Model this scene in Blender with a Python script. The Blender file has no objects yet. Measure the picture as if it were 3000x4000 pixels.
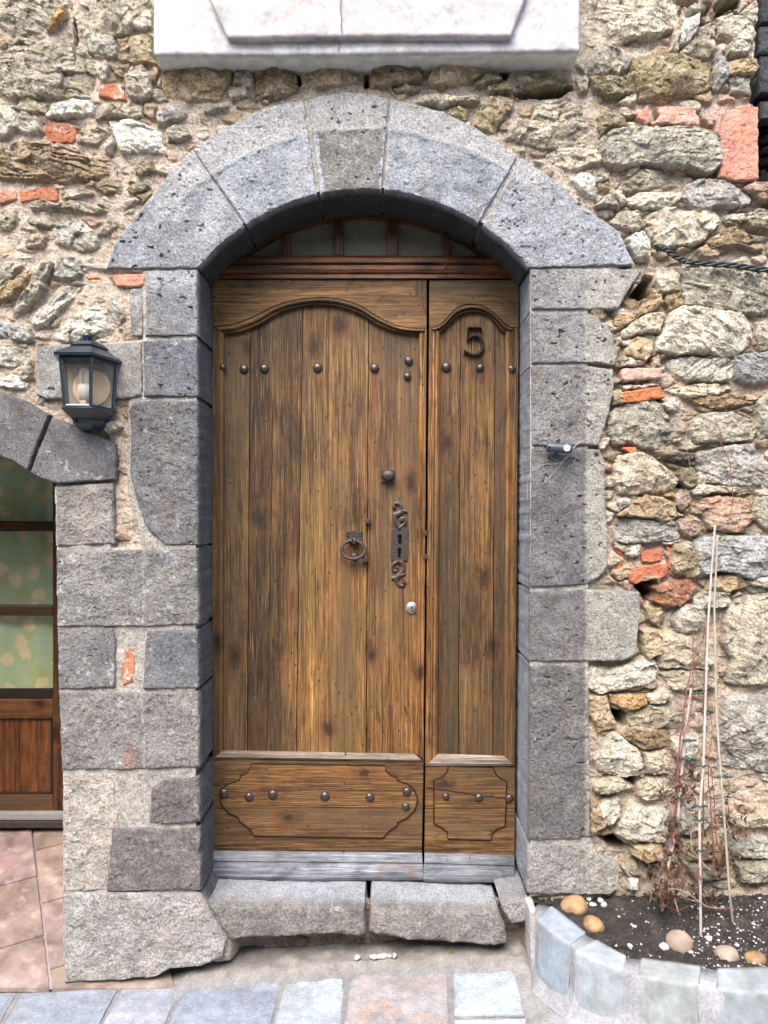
import bpy, bmesh, math, random
import numpy as np
from mathutils import Vector, Matrix
SC = bpy.context.scene
COL = SC.collection
R = math.radians
# ------------------------------------------------------------------ camera
CAMZ, CAMD, F = 1.71, 2.9, 3117.0          # eye height, distance to the wall face, focal length in photo pixels
cam = bpy.data.cameras.new('camera'); cam_o = bpy.data.objects.new('camera', cam); COL.objects.link(cam_o)
cam.sensor_fit = 'VERTICAL'; cam.sensor_height = 36.0; cam.lens = F/4000*36.0
cam.clip_start = 0.05; cam.clip_end = 500
cam_o.location = (0, -CAMD, CAMZ); cam_o.rotation_euler = (R(90), 0, 0)
SC.camera = cam_o
# ------------------------------------------------------------------ light: bright overcast sky over a narrow street
SUN_EL, SUN_AZ = 52.0, 196.0               # azimuth clockwise from +Y: behind the camera, a little to the left
w = bpy.data.worlds.new('World'); SC.world = w; w.use_nodes = True
wn = w.node_tree.nodes; wl = w.node_tree.links
sky = wn.new('ShaderNodeTexSky'); sky.sky_type = 'NISHITA'; sky.sun_disc = False
sky.sun_elevation = R(SUN_EL); sky.sun_rotation = R(SUN_AZ); sky.air_density = 1.0; sky.dust_density = 3.0
bg = wn['Background']; bg.inputs['Strength'].default_value = 0.15
wl.new(sky.outputs[0], bg.inputs[0])
sl = bpy.data.lights.new('sun', 'SUN'); sl.energy = 1.5; sl.angle = R(40); sl.color = (1.0, 0.93, 0.84)
so = bpy.data.objects.new('sun', sl); COL.objects.link(so)
sd_ = Vector((math.sin(R(SUN_AZ))*math.cos(R(SUN_EL)), math.cos(R(SUN_AZ))*math.cos(R(SUN_EL)), math.sin(R(SUN_EL))))
so.rotation_euler = (-sd_).to_track_quat('-Z', 'Y').to_euler(); so.location = (0, -3, 6)
vs = SC.view_settings; SC.display_settings.display_device = 'sRGB'
vs.view_transform = 'Standard'; vs.look = 'None'; vs.gamma = 1.0; vs.exposure = 1.85
# ------------------------------------------------------------------ helpers
def P(px, py, y=0.0):
    k = (CAMD+y)/F
    return Vector(((px-1500)*k, y, CAMZ-(py-2000)*k))
def PG(px, py, z):                          # a point of the photo that lies at height z
    d = (CAMZ-z)*F/(py-2000)
    return Vector(((px-1500)*d/F, d-CAMD, z))
def _hash(ix, iy, seed):
    h = (ix.astype(np.int64)*374761393 + iy.astype(np.int64)*668265263 + seed*974711) & 0xFFFFFFFF
    h = ((h ^ (h >> 13))*1274126177) & 0xFFFFFFFF
    h = (h ^ (h >> 16)) & 0xFFFFFFFF
    return h.astype(np.float64)/4294967295.0
def vnoise(x, y, s=0):
    ix = np.floor(x); iy = np.floor(y); fx = x-ix; fy = y-iy
    ix = ix.astype(np.int64); iy = iy.astype(np.int64)
    fx = fx*fx*(3-2*fx); fy = fy*fy*(3-2*fy)
    a = _hash(ix, iy, s); b = _hash(ix+1, iy, s); c = _hash(ix, iy+1, s); d = _hash(ix+1, iy+1, s)
    return ((a+(b-a)*fx)*(1-fy) + (c+(d-c)*fx)*fy)*2-1
def fbm(x, y, s=0, o=4, g=0.5):
    t = 0; a = 1; n = 0
    for i in range(o):
        t = t + a*vnoise(x*(2**i)+i*17.3, y*(2**i)-i*9.1, s+i*31); n += a; a *= g
    return t/n
def ridged(x, y, s=0, o=4):
    t = 0; a = 1; n = 0
    for i in range(o):
        t = t + a*(1-2*np.abs(vnoise(x*(2**i)+i*7.7, y*(2**i)+i*3.1, s+i*13))); n += a; a *= 0.55
    return t/n
def poly_sd(poly, X, Y):                    # signed distance in photo pixels, positive inside
    p = np.asarray(poly, float); n = len(p)
    d2 = np.full(X.shape, 1e18); ins = np.zeros(X.shape, bool)
    for i in range(n):
        x0, y0 = p[i]; x1, y1 = p[(i+1) % n]
        ex, ey = x1-x0, y1-y0; L = ex*ex+ey*ey+1e-9
        t = np.clip(((X-x0)*ex+(Y-y0)*ey)/L, 0, 1)
        d2 = np.minimum(d2, (X-x0-t*ex)**2+(Y-y0-t*ey)**2)
        c = (y0 > Y) != (y1 > Y)
        if y1 != y0:
            ins ^= c & (X < (x1-x0)*(Y-y0)/(y1-y0)+x0)
    d = np.sqrt(d2)
    return np.where(ins, d, -d)
def sstep(a, b, x):
    t = np.clip((x-a)/(b-a), 0, 1); return t*t*(3-2*t)
def link(name, me, parent=None, mat=None):
    o = bpy.data.objects.new(name, me); COL.objects.link(o)
    if mat: me.materials.append(mat)
    if parent: o.parent = parent; o.matrix_parent_inverse = parent.matrix_basis.inverted()
    return o
def mesh_np(name, verts, quads, mat=None, parent=None, cols=None, smooth=True):
    me = bpy.data.meshes.new(name); v = np.ascontiguousarray(verts, np.float32); q = np.ascontiguousarray(quads, np.int32)
    me.vertices.add(len(v)); me.vertices.foreach_set('co', v.ravel())
    me.loops.add(q.size); me.loops.foreach_set('vertex_index', q.ravel())
    me.polygons.add(len(q)); me.polygons.foreach_set('loop_start', np.arange(0, q.size, q.shape[1], dtype=np.int32))
    me.polygons.foreach_set('use_smooth', np.full(len(q), smooth))
    me.update(calc_edges=True)
    if cols is not None:
        a = me.color_attributes.new('Col', 'FLOAT_COLOR', 'POINT')
        c = np.ones((len(v), 4), np.float32); c[:, :3] = cols; a.data.foreach_set('color', c.ravel())
    me.validate()
    return link(name, me, parent, mat)
def from_bm(name, bm, mat=None, parent=None, smooth=False):
    me = bpy.data.meshes.new(name); bmesh.ops.recalc_face_normals(bm, faces=bm.faces); bm.to_mesh(me); bm.free()
    if smooth:
        for p in me.polygons: p.use_smooth = True
    return link(name, me, parent, mat)
def thing(name, label, cat, loc=(0, 0, 0), group=None):
    o = bpy.data.objects.new(name, None); COL.objects.link(o); o.location = loc
    o.empty_display_size = 0.1
    o['label'] = label; o['category'] = cat
    if group: o['group'] = group
    bpy.context.view_layer.update()
    return o
def tag(o, label=None, cat=None, group=None, kind=None):
    if label: o['label'] = label
    if cat: o['category'] = cat
    if group: o['group'] = group
    if kind: o['kind'] = kind
    return o
def prism(name, poly, y0, y1, mat, parent=None, bev=0.0, cols=None):
    """polygon of photo pixels at depth y0 (front) carried straight back to y1; bev rounds the front edge"""
    bm = bmesh.new()
    f = [bm.verts.new(P(x, y, y0)) for x, y in poly]
    b = [bm.verts.new((v.co.x, y1, v.co.z)) for v in f]
    n = len(f); bm.faces.new(f); bm.faces.new(b[::-1])
    for i in range(n): bm.faces.new((f[i], b[i], b[(i+1) % n], f[(i+1) % n]))
    if bev > 0:
        fs = set(f); ed = [e for e in bm.edges if e.verts[0] in fs and e.verts[1] in fs]
        bmesh.ops.bevel(bm, geom=ed, offset=bev, segments=2, affect='EDGES', profile=0.6, clamp_overlap=True)
    return from_bm(name, bm, mat, parent)
def ribbon(path, widths):                   # outline polygon of a stroke in photo pixels
    L, Rr = [], []
    n = len(path)
    for i in range(n):
        a = path[max(i-1, 0)]; b = path[min(i+1, n-1)]
        dx, dy = b[0]-a[0], b[1]-a[1]; l = math.hypot(dx, dy) or 1
        wd = widths if isinstance(widths, (int, float)) else widths[i]
        nx, ny = -dy/l*wd/2, dx/l*wd/2
        L.append((path[i][0]+nx, path[i][1]+ny)); Rr.append((path[i][0]-nx, path[i][1]-ny))
    return L, Rr
def stroke(name, path, widths, y0, y1, mat, parent, closed=False):
    """raised strip along a path: quads between the two sides, with thickness"""
    L, Rr = ribbon(path, widths); bm = bmesh.new(); n = len(path)
    rows = []
    for i in range(n):
        a = P(*L[i], y0); b = P(*Rr[i], y0); c = P(path[i][0], path[i][1], y0-(y1-y0)*0.35)
        rows.append([bm.verts.new((a.x, y1, a.z)), bm.verts.new(a), bm.verts.new(c), bm.verts.new(b), bm.verts.new((b.x, y1, b.z))])
    m = n if closed else n-1
    for i in range(m):
        r, s = rows[i], rows[(i+1) % n]
        for k in range(4): bm.faces.new((r[k], r[k+1], s[k+1], s[k]))
    if not closed:
        bm.faces.new(rows[0]); bm.faces.new(rows[-1][::-1])
    return from_bm(name, bm, mat, parent, smooth=False)
def smooth_path(pts, n=6, closed=False):    # Catmull-Rom
    out = []; m = len(pts)
    rng_ = range(m) if closed else range(m-1)
    for i in rng_:
        p0 = pts[(i-1) % m] if closed else pts[max(i-1, 0)]
        p1 = pts[i]; p2 = pts[(i+1) % m]; p3 = pts[(i+2) % m] if closed else pts[min(i+2, m-1)]
        for k in range(n):
            t = k/n
            out.append(tuple(0.5*((2*p1[j])+(-p0[j]+p2[j])*t+(2*p0[j]-5*p1[j]+4*p2[j]-p3[j])*t*t+(-p0[j]+3*p1[j]-3*p2[j]+p3[j])*t**3) for j in range(len(p1))))
    if not closed: out.append(tuple(pts[-1]))
    return out
def tube_bm(bm, pts, rad, seg=8, cap=True):
    pts = [Vector(p) for p in pts]; n = len(pts); rings = []
    up = Vector((0.13, 0.9, 0.3))
    for i in range(n):
        t = (pts[min(i+1, n-1)]-pts[max(i-1, 0)]).normalized()
        u = t.cross(up)
        if u.length < 1e-3: u = t.cross(Vector((1, 0, 0)))
        u.normalize(); v = t.cross(u); up = -t.cross(u) if False else up
        r = rad[i] if isinstance(rad, (list, tuple)) else rad
        rings.append([bm.verts.new(pts[i]+u*(r*math.cos(2*math.pi*k/seg))+v*(r*math.sin(2*math.pi*k/seg))) for k in range(seg)])
    for i in range(n-1):
        for k in range(seg): bm.faces.new((rings[i][k], rings[i][(k+1) % seg], rings[i+1][(k+1) % seg], rings[i+1][k]))
    if cap and seg > 2:
        bm.faces.new(rings[0][::-1]); bm.faces.new(rings[-1])
def tube(name, pts, rad, mat, parent=None, seg=8):
    bm = bmesh.new(); tube_bm(bm, pts, rad, seg); return from_bm(name, bm, mat, parent, True)
def lathe_bm(bm, prof, c, axis='Z', seg=20, sx=1.0, sz=1.0):
    """prof: (radius, height) list; axis Z up, or Y towards the viewer (height = towards the viewer)"""
    rings = []
    for r, h in prof:
        ring = []
        for k in range(seg):
            a = 2*math.pi*k/seg; x = math.cos(a)*r*sx; z = math.sin(a)*r*sz
            ring.append(bm.verts.new((c[0]+x, c[1]-h, c[2]+z) if axis == 'Y' else (c[0]+x, c[1]+z, c[2]+h)))
        rings.append(ring)
    for i in range(len(rings)-1):
        for k in range(seg): bm.faces.new((rings[i][k], rings[i][(k+1) % seg], rings[i+1][(k+1) % seg], rings[i+1][k]))
    bm.faces.new(rings[0][::-1]); bm.faces.new(rings[-1])
def lathe(name, prof, c, mat, parent=None, axis='Z', seg=20, sx=1.0, sz=1.0):
    bm = bmesh.new(); lathe_bm(bm, prof, c, axis, seg, sx, sz); return from_bm(name, bm, mat, parent, True)
def dome(r, h, n=5): return [(r, -0.004), (r, 0.0)]+[(r*math.cos(i/n*math.pi/2*0.97), h*math.sin(i/n*math.pi/2)) for i in range(1, n+1)]
# ------------------------------------------------------------------ materials
def nt(name):
    m = bpy.data.materials.new(name); m.use_nodes = True
    return m, m.node_tree.nodes, m.node_tree.links, m.node_tree.nodes['Principled BSDF']
def pos(N, L, scale=(1, 1, 1)):
    g = N.new('ShaderNodeNewGeometry'); mp = N.new('ShaderNodeMapping'); mp.inputs['Scale'].default_value = scale
    L.new(g.outputs['Position'], mp.inputs['Vector']); return mp.outputs[0]
def noise(N, L, vec, scale, detail=4, rough=0.6, dist=0.0):
    t = N.new('ShaderNodeTexNoise'); t.inputs['Scale'].default_value = scale; t.inputs['Detail'].default_value = detail
    t.inputs['Roughness'].default_value = rough; t.inputs['Distortion'].default_value = dist
    if vec: L.new(vec, t.inputs['Vector'])
    return t.outputs['Fac']
def ramp(N, L, fac, stops):
    r = N.new('ShaderNodeValToRGB'); e = r.color_ramp.elements
    while len(e) < len(stops): e.new(0.5)
    for i, (p, c) in enumerate(stops):
        e[i].position = p; e[i].color = (c, c, c, 1) if isinstance(c, (int, float)) else (*c, 1)
    L.new(fac, r.inputs[0]); return r.outputs[0]
def mixc(N, L, fac, a, b, mode='MIX'):
    m = N.new('ShaderNodeMix'); m.data_type = 'RGBA'; m.blend_type = mode; m.clamp_factor = True
    def put(s, v):
        if hasattr(v, 'links') or hasattr(v, 'is_linked'): L.new(v, s)
        elif isinstance(v, (int, float)): s.default_value = v
        else: s.default_value = (*v, 1)
    put(m.inputs[0], fac); put(m.inputs[6], a); put(m.inputs[7], b)
    return m.outputs[2]
def bump(N, L, B, h, strength=0.5, dist=0.002):
    b = N.new('ShaderNodeBump'); b.inputs['Strength'].default_value = strength; b.inputs['Distance'].default_value = dist
    L.new(h, b.inputs['Height']); L.new(b.outputs[0], B.inputs['Normal'])
def attr(N, name='Col'):
    a = N.new('ShaderNodeAttribute'); a.attribute_name = name; return a.outputs['Color']
def mat_stone(name, speck=0.35, bs=0.7, bd=0.004, sc=160, rough=0.92):
    m, N, L, B = nt(name); p = pos(N, L)
    n1 = noise(N, L, p, sc, 3, 0.65); n2 = noise(N, L, p, sc*4.2, 2, 0.6); n3 = noise(N, L, p, 22, 5, 0.6)
    c = mixc(N, L, 1.0, attr(N), ramp(N, L, n1, [(0.34, 1-speck), (0.5, 1.0), (0.66, 1+speck*0.8)]), 'MULTIPLY')
    c = mixc(N, L, 1.0, c, ramp(N, L, n3, [(0.3, 0.82), (0.7, 1.16)]), 'MULTIPLY')
    c = mixc(N, L, ramp(N, L, n2, [(0.62, 0.0), (0.8, 0.35)]), c, (0.75, 0.72, 0.66))
    L.new(c, B.inputs['Base Color']); B.inputs['Roughness'].default_value = rough; B.inputs['Specular IOR Level'].default_value = 0.25
    ad = N.new('ShaderNodeMath'); ad.operation = 'ADD'; L.new(n1, ad.inputs[0]); L.new(n2, ad.inputs[1])
    bump(N, L, B, ad.outputs[0], bs, bd)
    return m
def mat_wood(name, grain='Z', tint=(.60, .54, .46), rough=0.62, contrast=1.0, worn=(0.36, 0.252, 0.112), base=(0.146, 0.080, 0.030), dark=(0.044, 0.025, 0.013), attrcol=True, gs=1.0):
    m, N, L, B = nt(name)
    s = {'Z': (1, 1, 0.016), 'X': (0.016, 1, 1)}[grain]; s2 = {'Z': (1, 1, 0.13), 'X': (0.13, 1, 1)}[grain]
    p = pos(N, L, s); p2 = pos(N, L, s2); p0 = pos(N, L)
    if attrcol:
        at = attr(N); sc_ = N.new('ShaderNodeVectorMath'); sc_.operation = 'SCALE'; sc_.inputs['Scale'].default_value = 37.0; L.new(at, sc_.inputs[0])
        def shift(v):
            q = N.new('ShaderNodeVectorMath'); q.operation = 'ADD'; L.new(v, q.inputs[0]); L.new(sc_.outputs[0], q.inputs[1]); return q.outputs[0]
        p, p2 = shift(p), shift(p2)
    g3 = noise(N, L, p, 900*gs, 2, 0.6, 0.1)
    g1 = noise(N, L, p, 95*gs, 6, 0.62, 0.35)
    g2 = noise(N, L, p, 380*gs, 3, 0.6, 0.2)
    patch = noise(N, L, p2, 9, 5, 0.62, 0.6)
    blot = noise(N, L, pos(N, L, (1, 1, .55) if grain == 'Z' else (.55, 1, 1)), 6.5, 7, 0.70, 1.0)
    wv = N.new('ShaderNodeTexWave'); wv.wave_type = 'BANDS'; wv.bands_direction = 'X' if grain == 'Z' else 'Z'
    wv.inputs['Scale'].default_value = 16*gs; wv.inputs['Distortion'].default_value = 9; wv.inputs['Detail'].default_value = 3; wv.inputs['Detail Scale'].default_value = 0.9
    pw = pos(N, L, {'Z': (1, 1, 0.09), 'X': (0.09, 1, 1)}[grain]); L.new(pw, wv.inputs['Vector'])
    t = lambda c: tuple(c[i]*tint[i] for i in range(3))
    c = ramp(N, L, g1, [(0.30, t(dark)), (0.44, t(base)), (0.56, t(tuple(b*1.45 for b in base))), (0.72, t(worn))])
    c = mixc(N, L, 0.3*contrast, c, ramp(N, L, wv.outputs['Fac'], [(0.0, 0.5), (0.5, 1.0), (1.0, 1.3)]), 'MULTIPLY')
    c = mixc(N, L, 1.0, c, ramp(N, L, patch, [(0.34, 0.55), (0.5, 0.95), (0.64, 1.5)]), 'MULTIPLY')
    c = mixc(N, L, 1.0, c, ramp(N, L, blot, [(0.34, 0.30), (0.47, 0.88), (0.66, 1.35)]), 'MULTIPLY')
    c = mixc(N, L, 1.0, c, ramp(N, L, noise(N, L, p2, 2.2, 4, .6, .5), [(.36, .58), (.5, 1.0), (.64, 1.3)]), 'MULTIPLY')
    c = mixc(N, L, ramp(N, L, g2, [(0.54, 0.0), (0.62, 0.8)]), c, t(worn))
    c = mixc(N, L, ramp(N, L, g2, [(0.36, 0.9), (0.43, 0.0)]), c, t(dark))
    c = mixc(N, L, 1.0, c, ramp(N, L, g3, [(0.38, 0.55), (0.5, 1.0), (0.62, 1.4)]), 'MULTIPLY')
    sp_ = noise(N, L, pos(N, L, {'Z': (1, 1, .4), 'X': (.4, 1, 1)}[grain]), 26, 5, .75, .5)
    c = mixc(N, L, ramp(N, L, sp_, [(0.33, 0.8), (0.40, 0.0)]), c, t(dark))
    c = mixc(N, L, ramp(N, L, noise(N, L, p2, 4.0, 5, .6, .4), [(0.45, 0.0), (0.62, 0.6)]), c, t((.125, .097, .062)))
    # knots and worm holes
    def flat(scale):                        # the x-z plane as a 2-D pattern plane
        g_ = N.new('ShaderNodeNewGeometry'); sp = N.new('ShaderNodeSeparateXYZ'); cb = N.new('ShaderNodeCombineXYZ'); mp = N.new('ShaderNodeMapping')
        L.new(g_.outputs['Position'], sp.inputs[0]); L.new(sp.outputs[0], cb.inputs[0]); L.new(sp.outputs[2], cb.inputs[1]); mp.inputs['Scale'].default_value = scale
        L.new(cb.outputs[0], mp.inputs['Vector']); return mp.outputs[0]
    vo = N.new('ShaderNodeTexVoronoi'); vo.voronoi_dimensions = '2D'; vo.inputs['Scale'].default_value = 3.6; vo.inputs['Randomness'].default_value = 1.0
    dn = N.new('ShaderNodeMix'); dn.data_type = 'VECTOR'; dn.inputs[0].default_value = .035
    nz = N.new('ShaderNodeTexNoise'); nz.inputs['Scale'].default_value = 30; nz.inputs['Detail'].default_value = 3; L.new(p0, nz.inputs['Vector'])
    L.new(flat({'Z': (1.0, 0.6, 1), 'X': (0.6, 1.0, 1)}[grain]), dn.inputs[4]); L.new(nz.outputs['Color'], dn.inputs[5]); L.new(dn.outputs[1], vo.inputs['Vector'])
    c = mixc(N, L, ramp(N, L, vo.outputs['Distance'], [(0.03, 0.9), (0.06, 0.5), (0.15, 0.0)]), c, t(tuple(q*.8 for q in dark)))
    c = mixc(N, L, ramp(N, L, vo.outputs['Distance'], [(0.10, 0.0), (0.13, 0.5), (0.20, 0.0)]), c, t((.20, .10, .035)))
    v2 = N.new('ShaderNodeTexVoronoi'); v2.voronoi_dimensions = '2D'; v2.inputs['Scale'].default_value = 17; L.new(flat((1, .7, 1)), v2.inputs['Vector'])
    hm = N.new('ShaderNodeMath'); hm.operation = 'MULTIPLY'; L.new(ramp(N, L, v2.outputs['Distance'], [(0.045, 0.9), (0.075, 0.0)]), hm.inputs[0]); L.new(ramp(N, L, noise(N, L, p0, 5.5, 3, .6), [(.50, 0.0), (.58, 1.0)]), hm.inputs[1])
    c = mixc(N, L, hm.outputs[0], c, (0.02, 0.012, 0.008))
    if attrcol: c = mixc(N, L, 1.0, c, attr(N), 'MULTIPLY')
    L.new(c, B.inputs['Base Color']); B.inputs['Roughness'].default_value = rough; B.inputs['Specular IOR Level'].default_value = 0.3
    ad = N.new('ShaderNodeMath'); ad.operation = 'MULTIPLY_ADD'; ad.inputs[1].default_value = 0.6
    L.new(g2, ad.inputs[0]); L.new(g1, ad.inputs[2]); bump(N, L, B, ad.outputs[0], 0.55, 0.003)
    return m
def mat_plain(name, col, rough=0.6, metal=0.0, var=0.25, sc=40, bs=0.25, bd=0.001, spec=0.4):
    m, N, L, B = nt(name); p = pos(N, L); n = noise(N, L, p, sc, 5, 0.65)
    c = mixc(N, L, 1.0, col, ramp(N, L, n, [(0.25, 1-var), (0.75, 1+var)]), 'MULTIPLY')
    L.new(c, B.inputs['Base Color']); B.inputs['Roughness'].default_value = rough; B.inputs['Metallic'].default_value = metal
    B.inputs['Specular IOR Level'].default_value = spec
    bump(N, L, B, noise(N, L, p, sc*6, 3, 0.6), bs, bd)
    return m
M_RUB = mat_stone('rubble_stone', 0.40, 1.0, 0.010, 130)
M_BAS = mat_stone('basalt', 0.42, 1.0, 0.014, 135)
M_BRICK = mat_stone('old_brick', 0.28, 0.6, 0.004, 130)
M_SLAB = mat_stone('paving_stone', 0.20, 0.6, 0.003, 110, 0.8)
M_RENDER = mat_stone('lime_render', 0.10, 0.8, 0.003, 260)
M_WV = mat_wood('weathered_wood_upright', 'Z')
M_WH = mat_wood('weathered_wood_level', 'X')
M_VAR = mat_wood('varnished_wood', 'X', base=(0.12, 0.040, 0.012), dark=(0.03, 0.011, 0.005), worn=(0.24, 0.10, 0.035), rough=0.4, attrcol=False)
M_VARV = mat_wood('varnished_wood_upright', 'Z', base=(0.12, 0.045, 0.014), dark=(0.03, 0.012, 0.005), worn=(0.22, 0.10, 0.035), rough=0.4, attrcol=False)
M_GREYW = mat_wood('grey_weathered_board', 'X', tint=(.80, .80, .82), base=(0.20, 0.21, 0.235), dark=(0.15, 0.155, 0.175), worn=(0.25, 0.265, 0.30), attrcol=False, rough=0.75, contrast=.4)
M_BLEACH = mat_wood('bleached_wood', 'X', tint=(1, 1, 1), base=(.23, .185, .145), dark=(.10, .075, .058), worn=(.36, .31, .27), attrcol=False, rough=.75, contrast=.5)
M_IRON = mat_plain('old_iron', (0.060, 0.048, 0.044), 0.5, 0.55, 0.45, 90, 0.5, 0.001)
M_STUD = mat_plain('iron_studs', (0.085, 0.072, 0.064), 0.38, 0.75, 0.4, 120, 0.3, 0.0006)
M_BRASS = mat_plain('dull_brass_number', (0.055, 0.05, 0.04), 0.35, 0.6, 0.35, 120, 0.2, 0.0005)
M_STEEL = mat_plain('steel', (0.30, 0.30, 0.28), 0.45, 0.6, 0.12, 200, 0.1, 0.0003)
M_BLACK = mat_plain('black_void', (0.004, 0.004, 0.004), 0.9, 0, 0.1, 20, 0, 0.0001, 0.05)
M_LANT = mat_plain('green_black_enamel', (0.006, 0.016, 0.030), 0.28, 0.0, 0.3, 60, 0.2, 0.0006, 0.8)
# ------------------------------------------------------------------ rubble wall
K0 = CAMD/F
PAL = {'g': (.40, .37, .295), 'l': (.55, .51, .42), 'w': (.68, .66, .58), 'o': (.26, .215, .125), 'b': (.29, .205, .12), 't': (.44, .34, .21),
       'u': (.36, .365, .365), 'p': (.41, .285, .22), 'd': (.12, .115, .10), 'r': (.34, .15, .085), 'y': (.50, .31, .13), 'k': (.05, .05, .055)}
def facet(x, y, size, seed, slope=.30):
    u = x/size; v = y/size; jx = np.floor(u).astype(int); jy = np.floor(v).astype(int); f = np.full(x.shape, 1e9); o = np.zeros(x.shape)
    for dy in (-1, 0, 1):
        for dx in (-1, 0, 1):
            ix = jx+dx; iy = jy+dy; ax = ix+.5+.48*(_hash(ix, iy, seed)*2-1); ay = iy+.5+.48*(_hash(ix, iy, seed+1)*2-1)
            dd = (u-ax)**2+(v-ay)**2; nw = dd < f; f = np.where(nw, dd, f)
            h = (u-ax)*(_hash(ix, iy, seed+2)*2-1)*slope+(v-ay)*(_hash(ix, iy, seed+3)*2-1.1)*slope+(_hash(ix, iy, seed+4)-.5)*slope*.45
            o = np.where(nw, h, o)
    return o
S = []          # (offset x, offset y, scale, [(colour, strata, angle, polygon), ...])
def crop(ox, oy, w, items): S.append((ox, oy, w/1659.0, items))
crop(0, 0, 1000, [
 ('g', .6, 20, [(0,0),(470,0),(465,60),(410,50),(350,200),(300,225),(50,240),(25,200),(0,180)]),
 ('y', .2, 60, [(392,66),(428,72),(430,112),(352,215),(328,214)]),
 ('g', .4, 70, [(475,0),(990,0),(975,50),(880,130),(850,230),(770,250),(520,245),(475,180),(468,90)]),
 ('l', .2, 0, [(865,165),(930,85),(993,55),(993,180),(920,200),(865,180)]),
 ('g', .1, 0, [(560,270),(600,230),(660,222),(730,250),(770,310),(760,370),(700,390),(620,385),(575,340)]),
 ('t', .3, 20, [(760,380),(850,260),(930,220),(995,235),(1000,380),(1030,440),(900,420),(830,410)]),
 ('g', .9, 10, [(0,350),(120,290),(300,275),(470,290),(560,330),(600,400),(640,470),(590,640),(420,650),(250,640),(60,650),(0,600)]),
 ('l', .2, 60, [(640,430),(700,410),(720,440),(690,540),(650,520)]),
 ('l', .2, 0, [(815,510),(850,450),(920,440),(970,490),(995,620),(930,655),(860,650),(820,580)]),
 ('b', .3, 0, [(720,425),(850,420),(820,480),(790,510),(750,480)]),
 ('b', .2, 0, [(1000,450),(1050,460),(1010,530),(985,520)]),
 ('t', .3, 0, [(1050,560),(1080,470),(1270,430),(1500,430),(1510,520),(1460,580),(1430,650),(1280,660),(1100,640)]),
 ('g', .2, 0, [(1520,520),(1560,450),(1640,470),(1640,560),(1590,570),(1520,555)]),
 ('l', .2, 0, [(1470,600),(1590,570),(1615,620),(1500,660)]),
 ('g', .3, 5, [(120,660),(200,640),(310,670),(300,730),(180,745),(120,710)]),
 ('w', .4, -8, [(300,740),(340,690),(440,660),(600,655),(620,700),(605,740),(480,760),(420,765),(300,765)]),
 ('g', .4, -5, [(620,780),(640,710),(790,680),(920,690),(930,760),(850,775),(760,760),(640,790)]),
 ('l', .6, 20, [(0,700),(80,700),(190,750),(270,780),(280,860),(170,880),(120,840),(40,890),(0,900)]),
 ('g', .3, 10, [(500,880),(540,840),(600,840),(690,870),(690,910),(620,950),(510,930)]),
 ('w', .3, 10, [(720,800),(850,790),(960,810),(1050,870),(1080,1000),(950,990),(790,1010),(750,900)]),
 ('l', .1, 0, [(690,940),(745,935),(720,1010),(695,1000)]),
 ('u', .3, -15, [(1020,740),(1080,700),(1150,695),(1210,750),(1200,770),(1090,800),(1030,800)]),
 ('g', .4, 0, [(1090,860),(1130,820),(1210,830),(1240,880),(1180,910),(1100,920)]),
 ('g', .4, -10, [(1320,730),(1390,690),(1480,680),(1480,700),(1340,745)]),
 ('b', 1.5, 8, [(0,960),(150,930),(300,925),(450,960),(560,1010),(700,1020),(830,1080),(860,1130),(850,1170),(700,1150),(400,1190),(200,1170),(0,1160)]),
 ('o', .5, 5, [(870,1080),(940,1055),(1000,1060),(1010,1120),(920,1140),(880,1120)]),
 ('g', .5, 0, [(390,1240),(560,1230),(600,1260),(480,1290),(400,1300)]),
 ('o', .5, 10, [(610,1220),(700,1220),(790,1250),(690,1260)]),
 ('o', .3, 0, [(820,1230),(900,1180),(960,1210),(950,1240),(850,1250)]),
 ('g', 1.1, 8, [(200,1330),(290,1300),(380,1330),(480,1310),(600,1330),(700,1370),(620,1400),(480,1370),(330,1360),(210,1350)]),
 ('l', .3, -15, [(800,1300),(880,1275),(910,1290),(820,1350),(800,1340)]),
 ('g', .9, -30, [(0,1360),(100,1370),(110,1430),(60,1500),(0,1470)]),
 ('g', .5, 0, [(180,1430),(280,1415),(370,1450),(280,1465),(190,1450)]),
 ('l', .3, 0, [(340,1490),(420,1445),(540,1450),(620,1510),(640,1590),(540,1630),(430,1600),(345,1570)]),
 ('g', .5, -20, [(630,1510),(700,1430),(750,1430),(760,1460),(690,1520),(640,1530)]),
 ('g', .6, -20, [(170,1540),(250,1510),(300,1530),(290,1590),(180,1600)])])
crop(1000, 0, 1000, [
 ('b', .5, 5, [(-10,440),(250,425),(280,470),(280,600),(200,620),(0,655)]),
 ('t', .3, 0, [(300,480),(350,460),(600,465),(650,510),(660,540),(570,560),(420,585),(310,560)]),
 ('b', .4, 0, [(730,540),(760,450),(820,410),(1000,405),(1060,450),(1070,520),(940,560),(820,570),(740,570)]),
 ('t', .2, -5, [(1105,530),(1140,450),(1200,415),(1480,405),(1535,460),(1530,490),(1350,550),(1200,580),(1120,560)]),
 ('o', .4, 0, [(1420,550),(1500,515),(1590,520),(1600,545),(1430,575)]),
 ('o', .8, 0, [(1500,590),(1659,560),(1659,610),(1550,625),(1500,610)]),
 ('l', .7, 0, [(1040,660),(1060,625),(1250,640),(1440,650),(1430,680),(1200,695),(1050,680)]),
 ('o', .3, 0, [(1230,720),(1280,700),(1370,710),(1360,780),(1290,780)]),
 ('o', .4, 0, [(880,590),(960,560),(1070,570),(1050,600),(910,610)]),
 ('t', .5, 30, [(1470,650),(1560,635),(1659,660),(1659,730),(1580,800),(1550,880),(1400,830),(1420,720)])])
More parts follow.
